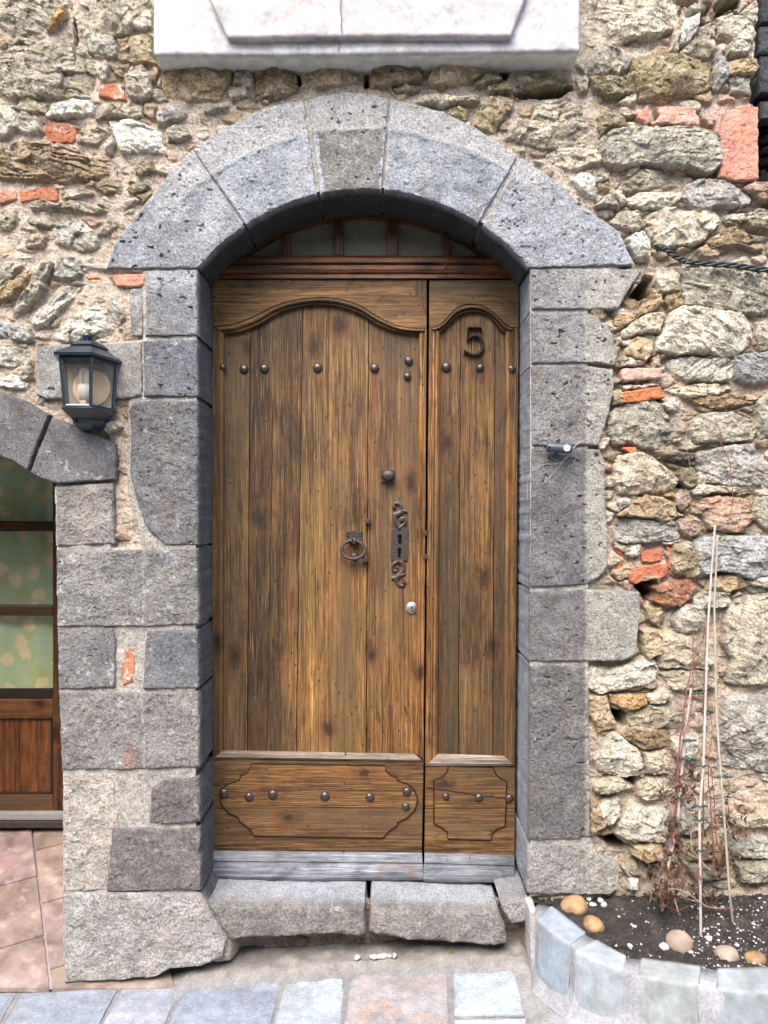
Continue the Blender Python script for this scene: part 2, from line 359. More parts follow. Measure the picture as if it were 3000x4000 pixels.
crop(2000, 0, 1000, [
 ('l', .5, 12, [(440,-40),(1000,-40),(1060,20),(1090,130),(1050,190),(900,240),(700,265),(600,290),(440,270)]),
 ('l', .2, 80, [(1035,320),(1055,180),(1090,140),(1075,330)]), ('w', .2, 70, [(1085,310),(1095,150),(1205,95),(1200,180),(1160,260)]),
 ('g', .3, 20, [(1085,340),(1170,260),(1210,180),(1310,140),(1320,290),(1280,370),(1100,350)]),
 ('l', .2, 30, [(1330,110),(1450,105),(1540,150),(1590,220),(1560,290),(1480,270),(1340,220)]),
 ('g', .2, 0, [(1140,60),(1180,20),(1290,50),(1240,90),(1150,90)]), ('g', .2, 60, [(1310,90),(1360,0),(1450,20),(1450,90)]),
 ('g', .2, -50, [(1470,100),(1560,20),(1590,0),(1590,140),(1560,160)]), ('w', .2, 10, [(1395,290),(1470,280),(1530,330),(1500,370),(1400,370)]),
 ('u', .2, 70, [(1310,560),(1320,390),(1340,330),(1390,430),(1400,510),(1330,580)]),
 ('t', .9, -2, [(1390,410),(1570,400),(1590,500),(1400,495)]), ('g', .5, 0, [(1400,505),(1590,505),(1595,610),(1420,600)]),
 ('o', .2, 10, [(770,440),(810,360),(980,350),(1260,360),(1300,440),(1300,560),(1230,600),(1000,640),(830,640),(790,560)]),
 ('g', .3, 20, [(380,420),(480,370),(540,310),(650,300),(780,350),(760,440),(620,480),(480,490)]),
 ('l', .1, 0, [(620,460),(650,420),(720,430),(680,490)]), ('g', .2, 70, [(410,520),(480,500),(490,600),(430,620)]),
 ('o', 1.0, -4, [(0,560),(200,520),(400,510),(400,580),(200,620),(0,620)]), ('o', .6, 10, [(480,520),(760,500),(800,600),(640,630),(520,600)]),
 ('l', 1.0, -8, [(160,690),(250,660),(400,680),(460,740),(490,810),(530,830),(535,940),(440,970),(200,970),(70,930),(0,900),(0,850),(100,830)]),
 ('o', .6, 30, [(550,760),(620,730),(720,760),(740,830),(640,820),(560,890)]),
 ('g', .7, 0, [(560,920),(650,850),(850,850),(1200,830),(1330,860),(1340,1090),(1250,1150),(1100,1100),(880,1080),(760,1090),(580,1050)]),
 ('l', .3, -10, [(220,1010),(330,970),(540,975),(580,1050),(480,1090),(370,1115),(240,1060)]),
 ('w', .2, 30, [(380,1170),(420,1130),(500,1130),(545,1170),(545,1290),(500,1290),(440,1240)]),
 ('g', .4, 0, [(520,1130),(630,1120),(635,1150),(550,1190)]),
 ('g', .6, 8, [(690,1230),(720,1180),(840,1110),(960,1100),(1115,1160),(1110,1200),(900,1220),(760,1240)]),
 ('u', .4, 5, [(1115,1200),(1180,1180),(1400,1180),(1450,1220),(1550,1290),(1530,1340),(1380,1350),(1180,1360),(1110,1300)]),
 ('p', .3, 0, [(1470,1230),(1560,1200),(1720,1170),(1720,1340),(1590,1290)]),
 ('l', .2, -20, [(530,1340),(630,1270),(690,1350)]), ('l', .2, 60, [(650,1260),(700,1220),(720,1330),(690,1330)]),
 ('l', .6, -10, [(720,1280),(900,1240),(1100,1240),(1110,1290),(1000,1350),(850,1360),(760,1340)]),
 ('l', .2, 0, [(640,1440),(680,1380),(820,1370),(830,1480),(700,1490)]),
 ('l', .4, -12, [(850,1400),(980,1350),(1120,1370),(1300,1350),(1350,1440),(1240,1560),(1150,1600),(1000,1600),(900,1580),(930,1480)]),
 ('b', .8, -5, [(1250,1570),(1400,1480),(1500,1500),(1600,1560),(1480,1590),(1300,1610)]),
 ('l', .6, 5, [(1330,1380),(1490,1390),(1640,1380),(1700,1420),(1480,1440),(1380,1420)]),
 ('w', .2, 70, [(740,1560),(830,1500),(880,1560),(880,1680),(790,1680),(750,1600)]),
 ('o', .6, 0, [(1500,1430),(1700,1430),(1700,1490),(1550,1480)]), ('g', .3, 80, [(870,1480),(930,1470),(930,1560),(890,1580)])])
crop(0, 1000, 1000, [
 ('l', .2, 0, [(360,80),(380,10),(460,0),(530,30),(545,120),(470,150),(360,150)]), ('g', .1, 0, [(540,30),(600,0),(615,60),(570,100),(545,90)]),
 ('g', 1.1, -52, [(90,360),(240,160),(330,30),(360,60),(300,200),(180,350),(100,400)]),
 ('l', .8, -45, [(190,430),(280,330),(400,200),(540,190),(520,240),(380,370),(310,450),(240,480)]),
 ('l', .5, -15, [(380,460),(460,390),(620,330),(690,370),(700,440),(770,500),(640,540),(420,560),(340,540)]),
 ('g', .4, 60, [(690,350),(700,280),(740,270),(800,350),(810,400),(770,450)]),
 ('g', .9, -40, [(-60,60),(60,40),(140,60),(50,200),(-60,230)]), ('t', .9, -40, [(-60,250),(100,160),(200,60),(230,90),(100,260),(-60,330)]),
 ('u', .5, 30, [(40,490),(80,440),(200,480),(220,560),(80,540)]), ('u', .4, 20, [(-60,400),(60,440),(40,540),(-60,520)]),
 ('l', .3, 0, [(-60,600),(100,590),(200,610),(190,700),(60,720),(-60,690)]), ('l', .2, 0, [(130,740),(180,690),(215,720),(210,790),(140,790)]),
 ('w', .3, 5, [(-60,800),(90,780),(200,800),(190,860),(60,860),(-60,830)]),
 ('g', .3, -20, [(650,1090),(760,1070),(800,1110),(700,1150)])])
crop(2400, 900, 600, [
 ('g', .7, 12, [(740,400),(1000,400),(1400,450),(1720,470),(1720,880),(1400,900),(1250,850),(1100,860),(960,830),(760,820),(730,640)]),
 ('l', .5, 10, [(450,420),(690,390),(700,560),(720,650),(540,680),(470,650),(440,540)]), ('t', .4, -50, [(560,690),(720,660),(740,800),(600,850),(540,760)]),
 ('w', .8, 25, [(590,890),(700,830),(1000,870),(1350,890),(1450,1000),(1480,1150),(1450,1250),(1350,1330),(1200,1370),(1000,1340),(700,1340),(430,1320),(430,1220),(520,1020)]),
 ('t', .3, -25, [(300,720),(400,670),(500,690),(510,800),(440,860),(240,930),(230,880),(300,800)]),
 ('l', .6, -18, [(80,1090),(180,1000),(330,910),(530,880),(520,950),(460,1080),(200,1140),(80,1170)]),
 ('y', .3, -5, [(0,930),(180,915),(210,940),(150,1010),(0,1030)]),
 ('t', .2, 0, [(110,1300),(190,1180),(260,1150),(400,1200),(390,1330),(330,1420),(230,1410),(100,1350)]),
 ('l', 1.0, -35, [(590,1400),(700,1370),(900,1390),(1250,1380),(1290,1450),(1260,1600),(1100,1640),(800,1620),(580,1480)]),
 ('u', .6, 15, [(1300,1360),(1450,1320),(1720,1300),(1720,1650),(1400,1660),(1310,1600)]), ('g', .4, 0, [(1520,1000),(1720,950),(1720,1280),(1600,1290),(1520,1180)]),
 ('g', .1, 0, [(400,1380),(480,1350),(500,1450),(410,1480)]), ('l', .1, 0, [(40,1400),(90,1360),(220,1430),(330,1440),(200,1475),(60,1470)]),
 ('g', .1, 0, [(190,660),(230,560),(310,580),(290,650)]), ('l', .1, 0, [(20,1170),(60,1160),(60,1220),(25,1240)]), ('l', .1, 0, [(60,1210),(180,1180),(170,1230),(90,1250)])])
crop(2350, 1500, 650, [
 ('l', .3, -3, [(180,20),(560,0),(600,10),(220,60)]), ('t', .3, 0, [(100,80),(180,60),(185,200),(110,220)]),
 ('g', .25, 10, [(70,420),(130,240),(250,190),(500,170),(640,200),(750,270),(760,440),(700,580),(620,640),(400,640),(280,590),(120,600),(70,500)]),
 ('l', .2, 0, [(610,210),(700,130),(760,190),(740,270),(650,260)]),
 ('l', 1.0, 8, [(640,70),(900,0),(1260,0),(1300,60),(1100,110),(880,130),(700,90)]), ('b', 1.2, -5, [(880,140),(1200,110),(1600,100),(1500,200),(1100,240),(900,180)]),
 ('g', .8, -5, [(860,390),(960,310),(1100,280),(1280,290),(1540,370),(1560,450),(1500,560),(1340,580),(1100,570),(940,590),(880,530)]),
 ('g', .4, 20, [(1540,150),(1720,80),(1720,500),(1560,560),(1540,400)]), ('d', .6, 3, [(570,690),(640,670),(830,680),(910,700),(880,760),(740,750),(590,720)]),
 ('u', .6, 20, [(930,690),(1100,660),(1300,600),(1500,610),(1580,780),(1720,800),(1720,1010),(1500,1010),(1250,1020),(1050,980),(960,850),(940,780)]),
 ('l', .25, 15, [(130,810),(180,720),(400,690),(480,720),(760,960),(720,1050),(580,1080),(400,1090),(180,1090),(130,960)]),
 ('o', .1, 0, [(740,900),(800,840),(900,830),(940,900),(930,1000),(850,1040),(770,980)]), ('l', .2, 70, [(940,880),(980,870),(1050,980),(1050,1050),(950,1030)]),
 ('l', .3, -20, [(160,1180),(180,1130),(290,1130),(280,1170),(180,1240)]), ('t', .4, -8, [(170,1290),(300,1160),(450,1120),(620,1130),(740,1210),(760,1300),(850,1320),(700,1365),(400,1330),(160,1305)]),
 ('u', .4, 5, [(160,1330),(400,1350),(750,1375),(780,1500),(760,1560),(500,1580),(250,1590),(150,1560)]),
 ('p', .7, 8, [(880,1200),(1050,1130),(1250,1120),(1450,1150),(1510,1280),(1520,1350),(1380,1470),(1250,1480),(1080,1440),(1000,1330),(900,1290)]),
 ('p', .4, 20, [(760,1380),(900,1310),(1000,1370),(980,1480),(880,1520),(800,1470)]), ('g', .5, 30, [(1540,1150),(1720,1100),(1720,1480),(1560,1400),(1500,1250)]),
 ('p', .3, 0, [(740,1130),(800,1040),(860,1050),(880,1180),(800,1280),(740,1210)]), ('y', .2, 0, [(640,1110),(700,1080),(760,1110),(740,1135)]),
 ('l', .8, 0, [(870,1060),(960,1000),(1250,1030),(1540,1010),(1600,1050),(1400,1090),(1100,1090),(900,1090)])])
crop(2000, 2000, 1000, [
 ('u', .6, 3, [(1190,180),(1280,155),(1720,150),(1720,400),(1560,430),(1400,390),(1230,400),(1200,330)]),
 ('r', .2, 0, [(900,500),(960,470),(1150,440),(1190,480),(1160,560),(1080,610),(980,620),(900,570)]), ('w', .1, 0, [(735,240),(840,210),(830,280),(780,300),(735,275)]),
 ('t', .1, 0, [(1050,210),(1150,195),(1200,240),(1215,400),(1140,435),(1050,390),(1035,330)]), ('l', .2, 0, [(1170,560),(1240,510),(1420,520),(1400,610),(1200,640)]),
 ('l', .2, 10, [(1060,640),(1120,600),(1230,610),(1240,680),(1180,790),(1080,770),(1050,700)]), ('l', .2, 5, [(980,780),(1200,790),(1340,820),(1310,1010),(1000,1020),(945,990)]),
 ('o', .2, 0, [(860,610),(960,620),(1000,680),(950,750),(870,690)]), ('t', .2, 0, [(830,760),(960,770),(970,900),(880,960),(840,900)]),
 ('l', .5, 40, [(1390,640),(1450,560),(1720,520),(1720,1130),(1500,1120),(1400,1100),(1430,950),(1370,850)]),
 ('l', .3, -15, [(480,990),(620,1040),(800,960),(900,920),(950,1000),(930,1090),(700,1160),(560,1180),(490,1120)]), ('g', .1, 0, [(740,1155),(860,1095),(950,1105),(950,1140)]),
 ('y', .4, 10, [(640,1190),(720,1180),(870,1200),(880,1250),(750,1280),(650,1240)]), ('l', .3, -20, [(870,1200),(1000,1150),(1030,1210),(900,1250)]),
 ('g', .4, 0, [(760,1320),(900,1260),(1080,1260),(1160,1310),(1120,1400),(900,1410),(770,1380)]), ('b', .7, 8, [(700,1430),(800,1390),(1040,1430),(1000,1520),(850,1540),(750,1470)]),
 ('t', .3, 0, [(500,1190),(620,1190),(650,1300),(680,1400),(560,1420),(500,1300)]), ('l', .2, 30, [(520,1600),(650,1430),(700,1440),(830,1560),(850,1640),(800,1700),(560,1680)]),
 ('g', 1.0, 3, [(860,1560),(1000,1550),(1020,1690),(870,1690)]), ('u', .4, 20, [(1400,1210),(1480,1200),(1720,1180),(1720,1700),(1350,1650),(1330,1450)]),
 ('t', .3, 0, [(1300,420),(1480,400),(1540,480),(1400,520),(1250,500)]), ('l', .2, 0, [(1490,450),(1720,410),(1720,500),(1560,480)]),
 ('w', .2, 0, [(1040,1480),(1200,1450),(1180,1600),(1060,1590)]), ('l', .3, 0, [(960,1050),(1200,1020),(1350,1050),(1330,1150),(1060,1160)])])
crop(2000, 3000, 1000, [
 ('l', .2, 10, [(520,110),(700,50),(780,130),(600,170),(525,150)]), ('l', .3, 5, [(590,20),(860,30),(850,60),(720,50),(600,40)]),
 ('l', .2, -5, [(810,120),(870,60),(1020,70),(1040,180),(980,215),(880,210),(810,180)]), ('w', .2, -20, [(550,230),(680,200),(690,310),(620,370),(560,300)]),
 ('l', .25, 5, [(690,340),(740,260),(850,250),(1020,280),(1000,460),(900,475),(780,465),(670,420)]), ('t', .2, 0, [(790,500),(980,480),(970,580),(870,610),(770,560)]),
 ('b', .1, 0, [(580,410),(640,400),(660,450),(610,490)]), ('g', .2, 0, [(720,640),(800,610),(830,680),(760,720)]), ('w', .1, 0, [(760,730),(800,720),(810,780),(760,790)]),
 ('l', .3, 10, [(1100,260),(1250,200),(1300,330),(1200,430),(1060,420),(1040,340)]), ('g', .5, 20, [(1360,330),(1720,300),(1720,390),(1500,400)]),
 ('l', .4, 10, [(1400,430),(1720,470),(1720,600),(1500,580),(1380,560)]), ('t', .3, 0, [(1100,470),(1350,450),(1400,560),(1150,600)]),
 ('g', .6, 0, [(1450,620),(1720,600),(1720,740),(1480,740)]), ('g', .3, 0, [(1130,620),(1400,600),(1420,720),(1180,720)]), ('t', .4, 50, [(500,170),(550,200),(600,360),(520,440),(510,300)])])
HOLES = [[(2935,300),(2962,270),(2955,410),(2925,330)], [(2600,0),(2790,-10),(2770,60),(2700,20)], [(2780,10),(2900,-10),(2890,40),(2800,60)],
 [(2560,1171),(2500,1170),(2468,1150),(2505,1090),(2530,1072),(2550,1080),(2545,1120)],
 [(2482,2289),(2500,2277),(2555,2259),(2572,2283),(2545,2290),(2562,2326),(2524,2362),(2500,2314)],
 [(2386,2735),(2398,2772),(2458,2790),(2452,2838),(2422,2832),(2398,2790)], [(2434,3036),(2500,3036),(2482,3078),(2458,3066)],
 [(2338,3277),(2386,3253),(2434,3289),(2482,3313),(2440,3337),(2386,3325)], [(2512,3374),(2573,3356),(2603,3386),(2543,3422)],
 [(2640,1885),(2668,1895),(2672,1915),(2650,1905)], [(300,265),(280,90),(286,60),(296,120),(305,150)], [(1160,285),(1175,270),(1178,330),(1168,340)], [(1420,290),(1440,270),(1440,335),(1422,340)],
 [(1938,265),(1985,258),(1985,305),(1960,310)], [(2020,2110),(2022,2110),(2022,2112)], [(2000,360),(2230,340),(2245,350),(2180,380),(2020,382)]]
st = 4.0
gx = np.arange(-320, 3321, st); gy = np.arange(-240, 3760, st)
X, Y = np.meshgrid(gx, gy)
WX = X+9*fbm(X/55, Y/55, 11, 3)+3*vnoise(X/15, Y/15, 12); WY = Y+9*fbm(X/55, Y/55, 21, 3)+3*vnoise(X/15, Y/15, 22)
MOR = -0.005+0.013*fbm(X/95, Y/70, 5, 3)+0.006*fbm(X/24, Y/18, 6, 3)+0.0012*vnoise(X/7, Y/7, 8)
lowr = sstep(2250, 2420, X)*sstep(2150, 2500, Y)
MOR = MOR-0.022*lowr-0.017*sstep(2300, 2400, X)*(1-lowr)
n1 = fbm(X/130, Y/90, 41, 4)
n1b = .10*vnoise(X/9, Y/9, 44)
mc = np.stack([0.66+0.12*n1+n1b*.8, 0.545+0.11*n1+n1b*.75, 0.43+0.10*n1+n1b*.7], -1)
pink = sstep(0.0, 0.5, fbm(X/60, Y/60, 42, 3))[..., None]
mc = mc*(1-0.35*pink)+np.array((.74, .55, .46))*0.35*pink
lim = .2*(sstep(480, 560, X)*(1-sstep(2250, 2380, X)))[..., None]
mc = mc*(1-.7*lim)+np.array((.50, .50, .49))*.7*lim
SUR = [[(212,1030),(420,1035),(450,950),(590,770),(745,595),(905,495),(1180,400),(1338,365),(1530,390),(1740,446),(2020,615),(2290,818),(2440,1020),(2296,1210),(2300,3260),(2400,3480),(2060,3500),(2050,1100),(1500,900),(900,1000),(790,1060),(790,3500),(850,3700),(250,3830),(224,2700),(212,1900),(440,1890),(440,2140),(560,2140),(500,1900),(505,1560),(145,1550),(142,1360),(560,1330),(560,1070),(420,1060)]]
surm = np.max([sstep(-6, 6, poly_sd(q, X, Y)) for q in SUR], 0)
MOR = MOR*(1-surm)+surm*(.013+.004*fbm(X/22, Y/22, 15, 3))
mc = mc*(1-.75*surm[..., None])+.75*surm[..., None]*np.array((.47, .455, .43))*(1+.25*fbm(X/30, Y/30, 16, 3))[..., None]
H = MOR.copy(); C = mc.copy(); TR = np.full(X.shape, -60.0)
rs = np.random.RandomState(7)
def stone_into(sl, sd, colour, strata, ang, cx, cy, rad, p, edge=9.0):
    x = X[sl]; y = Y[sl]
    prof = np.sqrt(np.clip(1-(1-np.clip(sd/edge, 0, 1))**2, 0, 1))
    top = p+0*x
    for i in range(rs.randint(4, 7)):
        th = rs.uniform(0, 2*math.pi); a = rs.uniform(0.10, 0.42); r0 = rad*rs.uniform(0.0, 0.55)
        q = ((x-cx)*math.cos(th)+(y-cy)*math.sin(th)-r0)*K0
        top = np.minimum(top, p-a*q)
    # a facet that falls away to the underside and a shallow one to the top, as broken stones have
    top = np.minimum(top, p-0.30*(y-cy-rad*rs.uniform(0.1, 0.5))*K0)
    top = np.maximum(top, p-0.045)
    t = math.radians(ang); u = (x-cx)*math.cos(t)+(y-cy)*math.sin(t); v = -(x-cx)*math.sin(t)+(y-cy)*math.cos(t)
    sidx = rs.randint(1000)
    ph = v/rs.uniform(24, 34)+1.3*fbm(u/130, v/50, sidx, 4)
    saw = ph-np.floor(ph); led = np.minimum(saw/0.78, (1-saw)/0.22)
    pm = sstep(-.25, .25, fbm(u/110, v/70, sidx+2, 3))
    st1 = strata*0.0070*(led-0.6)*pm+strata*0.0040*ridged(u/75, v/15, sidx+3, 4)*(1-.6*pm)
    fc = facet(u, v*1.35, min(max(rad*.75, 26), 70), sidx+4)*min(max(rad*.75, 26), 70)*K0*.80+facet(u, v*1.3, 26, sidx+8)*26*K0*.75
    rough = fc+0.0050*fbm(x/26, y/22, sidx+5, 4)+0.0014*ridged(x/34, y/26, sidx+9, 3)+0.0012*vnoise(x/6.5, y/6.5, sidx+7)
    h = (top+0.026)*prof-0.026+(st1+rough)*np.clip(sd/5, 0, 1)
    h = np.where(sd > 0, h, -1.0)
    m = h > H[sl]
    b = np.array(PAL[colour])*rs.uniform(1.0, 1.4)
    nn = fbm(x/42, y/36, sidx+11, 4); n2_ = fbm(x/20, y/14, sidx+13, 3)
    b = b*np.array((1.10, 1.07, 1.035))*(1+.07*np.array((1, .1, -1))*rs.uniform(-1, 1)); c = b*(1+0.45*nn+.22*vnoise(x/5.5, y/5.5, sidx+15))[..., None]
    oliv = (sstep(0.05, 0.45, n2_)*0.55)[..., None]; c = c*(1-oliv)+oliv*np.array((.34, .28, .15))
    pal_ = (sstep(0.12, 0.5, -n2_)*0.45)[..., None]; c = c*(1-pal_)+pal_*np.array((.68, .65, .57))
    if strata > .3:
        dk = (np.clip(strata, 0, 1)*0.5*sstep(0.80, 0.97, saw))[..., None]; c = c*(1-dk*pm[..., None])+dk*pm[..., None]*np.array((.17, .125, .06))
    dust = (sstep(0.25, 0.5, fbm(x/70, y/55, sidx+17, 3))*0.5*(1-np.clip(sd/22, 0, 1)))[..., None]; c = c*(1-dust)+dust*mc[sl]
    H[sl] = np.where(m, h, H[sl]); C[sl] = np.where(m[..., None], c, C[sl])
def window(poly, mg=40):
    p = np.asarray(poly, float)
    i0 = max(int((p[:, 1].min()-mg-gy[0])/st), 0); i1 = min(int((p[:, 1].max()+mg-gy[0])/st)+1, len(gy))
    j0 = max(int((p[:, 0].min()-mg-gx[0])/st), 0); j1 = min(int((p[:, 0].max()+mg-gx[0])/st)+1, len(gx))
    return (slice(i0, i1), slice(j0, j1)), p
todo = []
for ox, oy, sc_, items in S:
    for colr, stra, ang, pl in items:
        todo.append((colr, stra, ang, [(ox+a*sc_, oy+b*sc_) for a, b in pl]))
for t in todo:
    sl, p = window(t[3]); sd = poly_sd(p, WX[sl], WY[sl]); TR[sl] = np.maximum(TR[sl], sd)
# small untraced stones between the big ones
CW, CH = 92.0, 50.0
jx = np.floor(WX/CW).astype(int); jy = np.floor(WY/CH).astype(int)
f1 = np.full(X.shape, 1e9); f2 = f1.copy(); idr = np.zeros(X.shape); cxx = np.zeros(X.shape); cyy = np.zeros(X.shape)
for dy in (-1, 0, 1):
    for dx in (-1, 0, 1):
        ix = jx+dx; iy = jy+dy
        px_ = (ix+0.5+0.42*(_hash(ix, iy, 3)*2-1)+0.5*(iy % 2))*CW; py_ = (iy+0.5+0.42*(_hash(ix, iy, 4)*2-1))*CH
        d = np.hypot((WX-px_)/1.7, WY-py_)
        nw = d < f1
        f2 = np.where(nw, f1, np.minimum(f2, d)); idr = np.where(nw, _hash(ix, iy, 9), idr); cxx = np.where(nw, px_, cxx); cyy = np.where(nw, py_, cyy); f1 = np.where(nw, d, f1)
sa = (f2-f1)*0.6-3-9*np.modf(idr*7.3)[0]
sa = np.where((idr > 0.86) | (surm > .3), -5, sa); sa = np.minimum(sa, -TR-3)
r1 = np.modf(idr*13.7)[0]; r2 = np.modf(idr*29.3)[0]; r3 = np.modf(idr*51.1)[0]
prof = np.sqrt(np.clip(1-(1-np.clip(sa/8, 0, 1))**2, 0, 1))
tilt = ((X-cxx)*(r1-.5)*.35+(Y-cyy)*(r2-.62)*.7)*K0
ha = (-0.004+0.018*(r3-.3)+tilt+0.018)*prof-0.018+0.005*fbm(X/20, Y/14, 61, 4)+0.0035*ridged(X/50, Y/13, 62, 3)
ha = ha-0.020*lowr
ha = np.where(sa > 0, ha, -1); m = ha > H
pa = np.array([PAL[k] for k in 'gtloblpt'])[(idr*7.99).astype(int)]*(1+0.35*fbm(X/30, Y/24, 63, 3))[..., None]
pa = (1.15*pa*.72+.28*mc)*np.array((1.1, 1.07, 1.02))
H = np.where(m, ha, H); C = np.where(m[..., None], pa, C)
for colr, stra, ang, pl in todo:
    sl, p = window(pl, 20); sd = poly_sd(p, WX[sl], WY[sl])+3.5
    cx, cy = p.mean(0); rad = 0.5*math.sqrt((p[:, 0].max()-p[:, 0].min())*(p[:, 1].max()-p[:, 1].min()))
    pr = rs.uniform(0.009, 0.030 if cx < 1500 else .036)+min(rad, 140)*0.00010
    if cx > 2250 and cy > 2200: pr -= 0.012
    elif cx > 2250: pr -= 0.004
    stone_into(sl, sd, colr, stra*(0.6 if rad < 40 else 1), ang, cx, cy, rad, pr, 5 if rad < 40 else 8)
for hp in HOLES:
    sl, p = window(hp, 20); sd = poly_sd(p, WX[sl], WY[sl])
    H[sl] = H[sl]-0.14*sstep(-3, 10, sd)
    k = (sstep(-2, 12, sd)*.6)[..., None]; C[sl] = C[sl]*(1-k)+k*np.array((.10, .08, .06))
# the corner of the house: past it the wall steps back
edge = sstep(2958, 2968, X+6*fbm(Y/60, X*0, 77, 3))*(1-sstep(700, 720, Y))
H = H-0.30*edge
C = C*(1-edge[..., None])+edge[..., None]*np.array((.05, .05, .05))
# below the threshold the footing is set back
foot = sstep(895, 930, X)*(1-sstep(2040, 2075, X))*sstep(3420, 3470, Y)
H = H-0.10*foot
C = C*(1-.5*foot[..., None])+.5*foot[..., None]*np.array((.20, .165, .13))  # undercut shade below the threshold put into the footing colour
CX0, CY0, RA = 1420.0, 1573.0, 833.0
def arcpts(r, x0, x1, n=16):
    return [(x, CY0-math.sqrt(max(r*r-(x-CX0)**2, 0))) for x in np.linspace(x0, x1, n)]
OPEN = [(766, 3560), (769, 1040)]+arcpts(RA+7, 772, 2068, 24)+[(2071, 1040), (2071, 3560)]
LEFT = [(-340, 1590), (-150, 1730), (0, 1780), (50, 1795), (112, 1838), (222, 1884), (228, 2130), (240, 2700), (252, 3000), (254, 3800), (-340, 3800)]
mask = (poly_sd(OPEN, X, Y) > 0) | (poly_sd(LEFT, X, Y) > 0)
ny, nx = X.shape
V = np.stack([(X-1500)*K0, -H, CAMZ-(Y-2000)*K0], -1).reshape(-1, 3)
idx = np.arange(nx*ny).reshape(ny, nx)
Q = np.stack([idx[:-1, :-1], idx[1:, :-1], idx[1:, 1:], idx[:-1, 1:]], -1)
keep = ~(mask[:-1, :-1] & mask[1:, 1:] & mask[:-1, 1:] & mask[1:, :-1])
Q = Q[keep]
used = np.zeros(nx*ny, bool); used[Q.ravel()] = True; remap = np.cumsum(used)-1
wall = thing('stone_wall', 'weathered rubble stone wall with pinkish lime mortar surrounding the arched wooden door', 'wall', (0, 0, 0))
mesh_np('masonry', V[used], remap[Q], M_RUB, wall, np.clip(C.reshape(-1, 3)[used], 0.01, 0.9), smooth=False)
del V, Q, idx, f1, f2
# the rest of the wall, out of the picture
def strip_grid(x0, x1, y0, y1, stp=24):
    a, b = np.meshgrid(np.arange(x0, x1+1, stp), np.arange(y0, y1+1, stp))
    h = -0.012+0.03*fbm(a/120, b/70, 3, 3)
    v = np.stack([(a-1500)*K0, -h, CAMZ-(b-2000)*K0], -1).reshape(-1, 3); q = np.arange(a.size).reshape(a.shape)
    q = np.stack([q[:-1, :-1], q[1:, :-1], q[1:, 1:], q[:-1, 1:]], -1).reshape(-1, 4)
    n = fbm(a/90, b/60, 5, 3).reshape(-1, 1)
    return v, q, np.array((.40, .35, .28))*(1+.4*n)
vv, qq, cc, of = [], [], [], 0
for r in ((-2700, -316, -1700, 1700), (-2700, -1000, 1660, 3800), (3316, 5700, -1700, 3800), (-330, 3330, -1700, -236)):
    v, q, c = strip_grid(*r); vv.append(v); qq.append(q+of); cc.append(c); of += len(v)
mesh_np('outer_masonry', np.concatenate(vv), np.concatenate(qq), M_RUB, wall, np.concatenate(cc))
# mortar core behind the dressed stones of both openings
def core(name, line, y0, y1, mat, parent, col):
    v = []; q = []; n = 5
    for i, (a, b) in enumerate(line):
        p = P(a, b, 0)
        for k in range(n): v.append((p.x, y0+(y1-y0)*k/(n-1), p.z))
    for i in range(len(line)-1):
        for k in range(n-1): q.append((i*n+k, (i+1)*n+k, (i+1)*n+k+1, i*n+k+1))
    return mesh_np(name, np.array(v), np.array(q), mat, parent, np.tile(np.array(col), (len(v), 1)), smooth=False)
core('reveal_core', [(a+(-4 if a < 1420 else 4), b) for a, b in OPEN], 0.012, 0.36, M_RUB, wall, (.40, .37, .33))
# ------------------------------------------------------------------ dressed blocks
def resample(pts, n):
    p = np.asarray(pts, float); d = np.r_[0, np.cumsum(np.hypot(*np.diff(p, axis=0).T))]
    t = np.linspace(0, d[-1], n); return np.stack([np.interp(t, d, p[:, 0]), np.interp(t, d, p[:, 1])], -1)
def coons(poly, corners, step):
    m = len(poly); pp = [tuple(q) for q in poly]
    def side(a, b):
        o = [pp[a]]; i = a
        while i != b: i = (i+1) % m; o.append(pp[i])
        return o
    ss = [side(corners[k], corners[(k+1) % 4]) for k in range(4)]
    ln = [np.hypot(*np.diff(np.asarray(s, float), axis=0).T).sum() for s in ss]
    nu = max(int(max(ln[0], ln[2])/step), 4)+1; nv = max(int(max(ln[1], ln[3])/step), 4)+1
    T = resample(ss[0], nu); Rr = resample(ss[1], nv); Bt = resample(ss[2], nu)[::-1]; L = resample(ss[3], nv)[::-1]
    u = np.linspace(0, 1, nu)[None, :, None]; v = np.linspace(0, 1, nv)[:, None, None]
    return ((1-v)*T[None]+v*Bt[None]+(1-u)*L[:, None]+u*Rr[:, None]
            -((1-u)*(1-v)*T[0]+u*(1-v)*T[-1]+(1-u)*v*Bt[0]+u*v*Bt[-1]))
def autocorner(poly):
    p = np.asarray(poly, float); x0, y0 = p.min(0); x1, y1 = p.max(0); out = []
    for cx, cy in ((x0, y0), (x1, y0), (x1, y1), (x0, y1)):
        out.append(int(np.argmin((p[:, 0]-cx)**2+(p[:, 1]-cy)**2)))
    return out
nbx = [None]
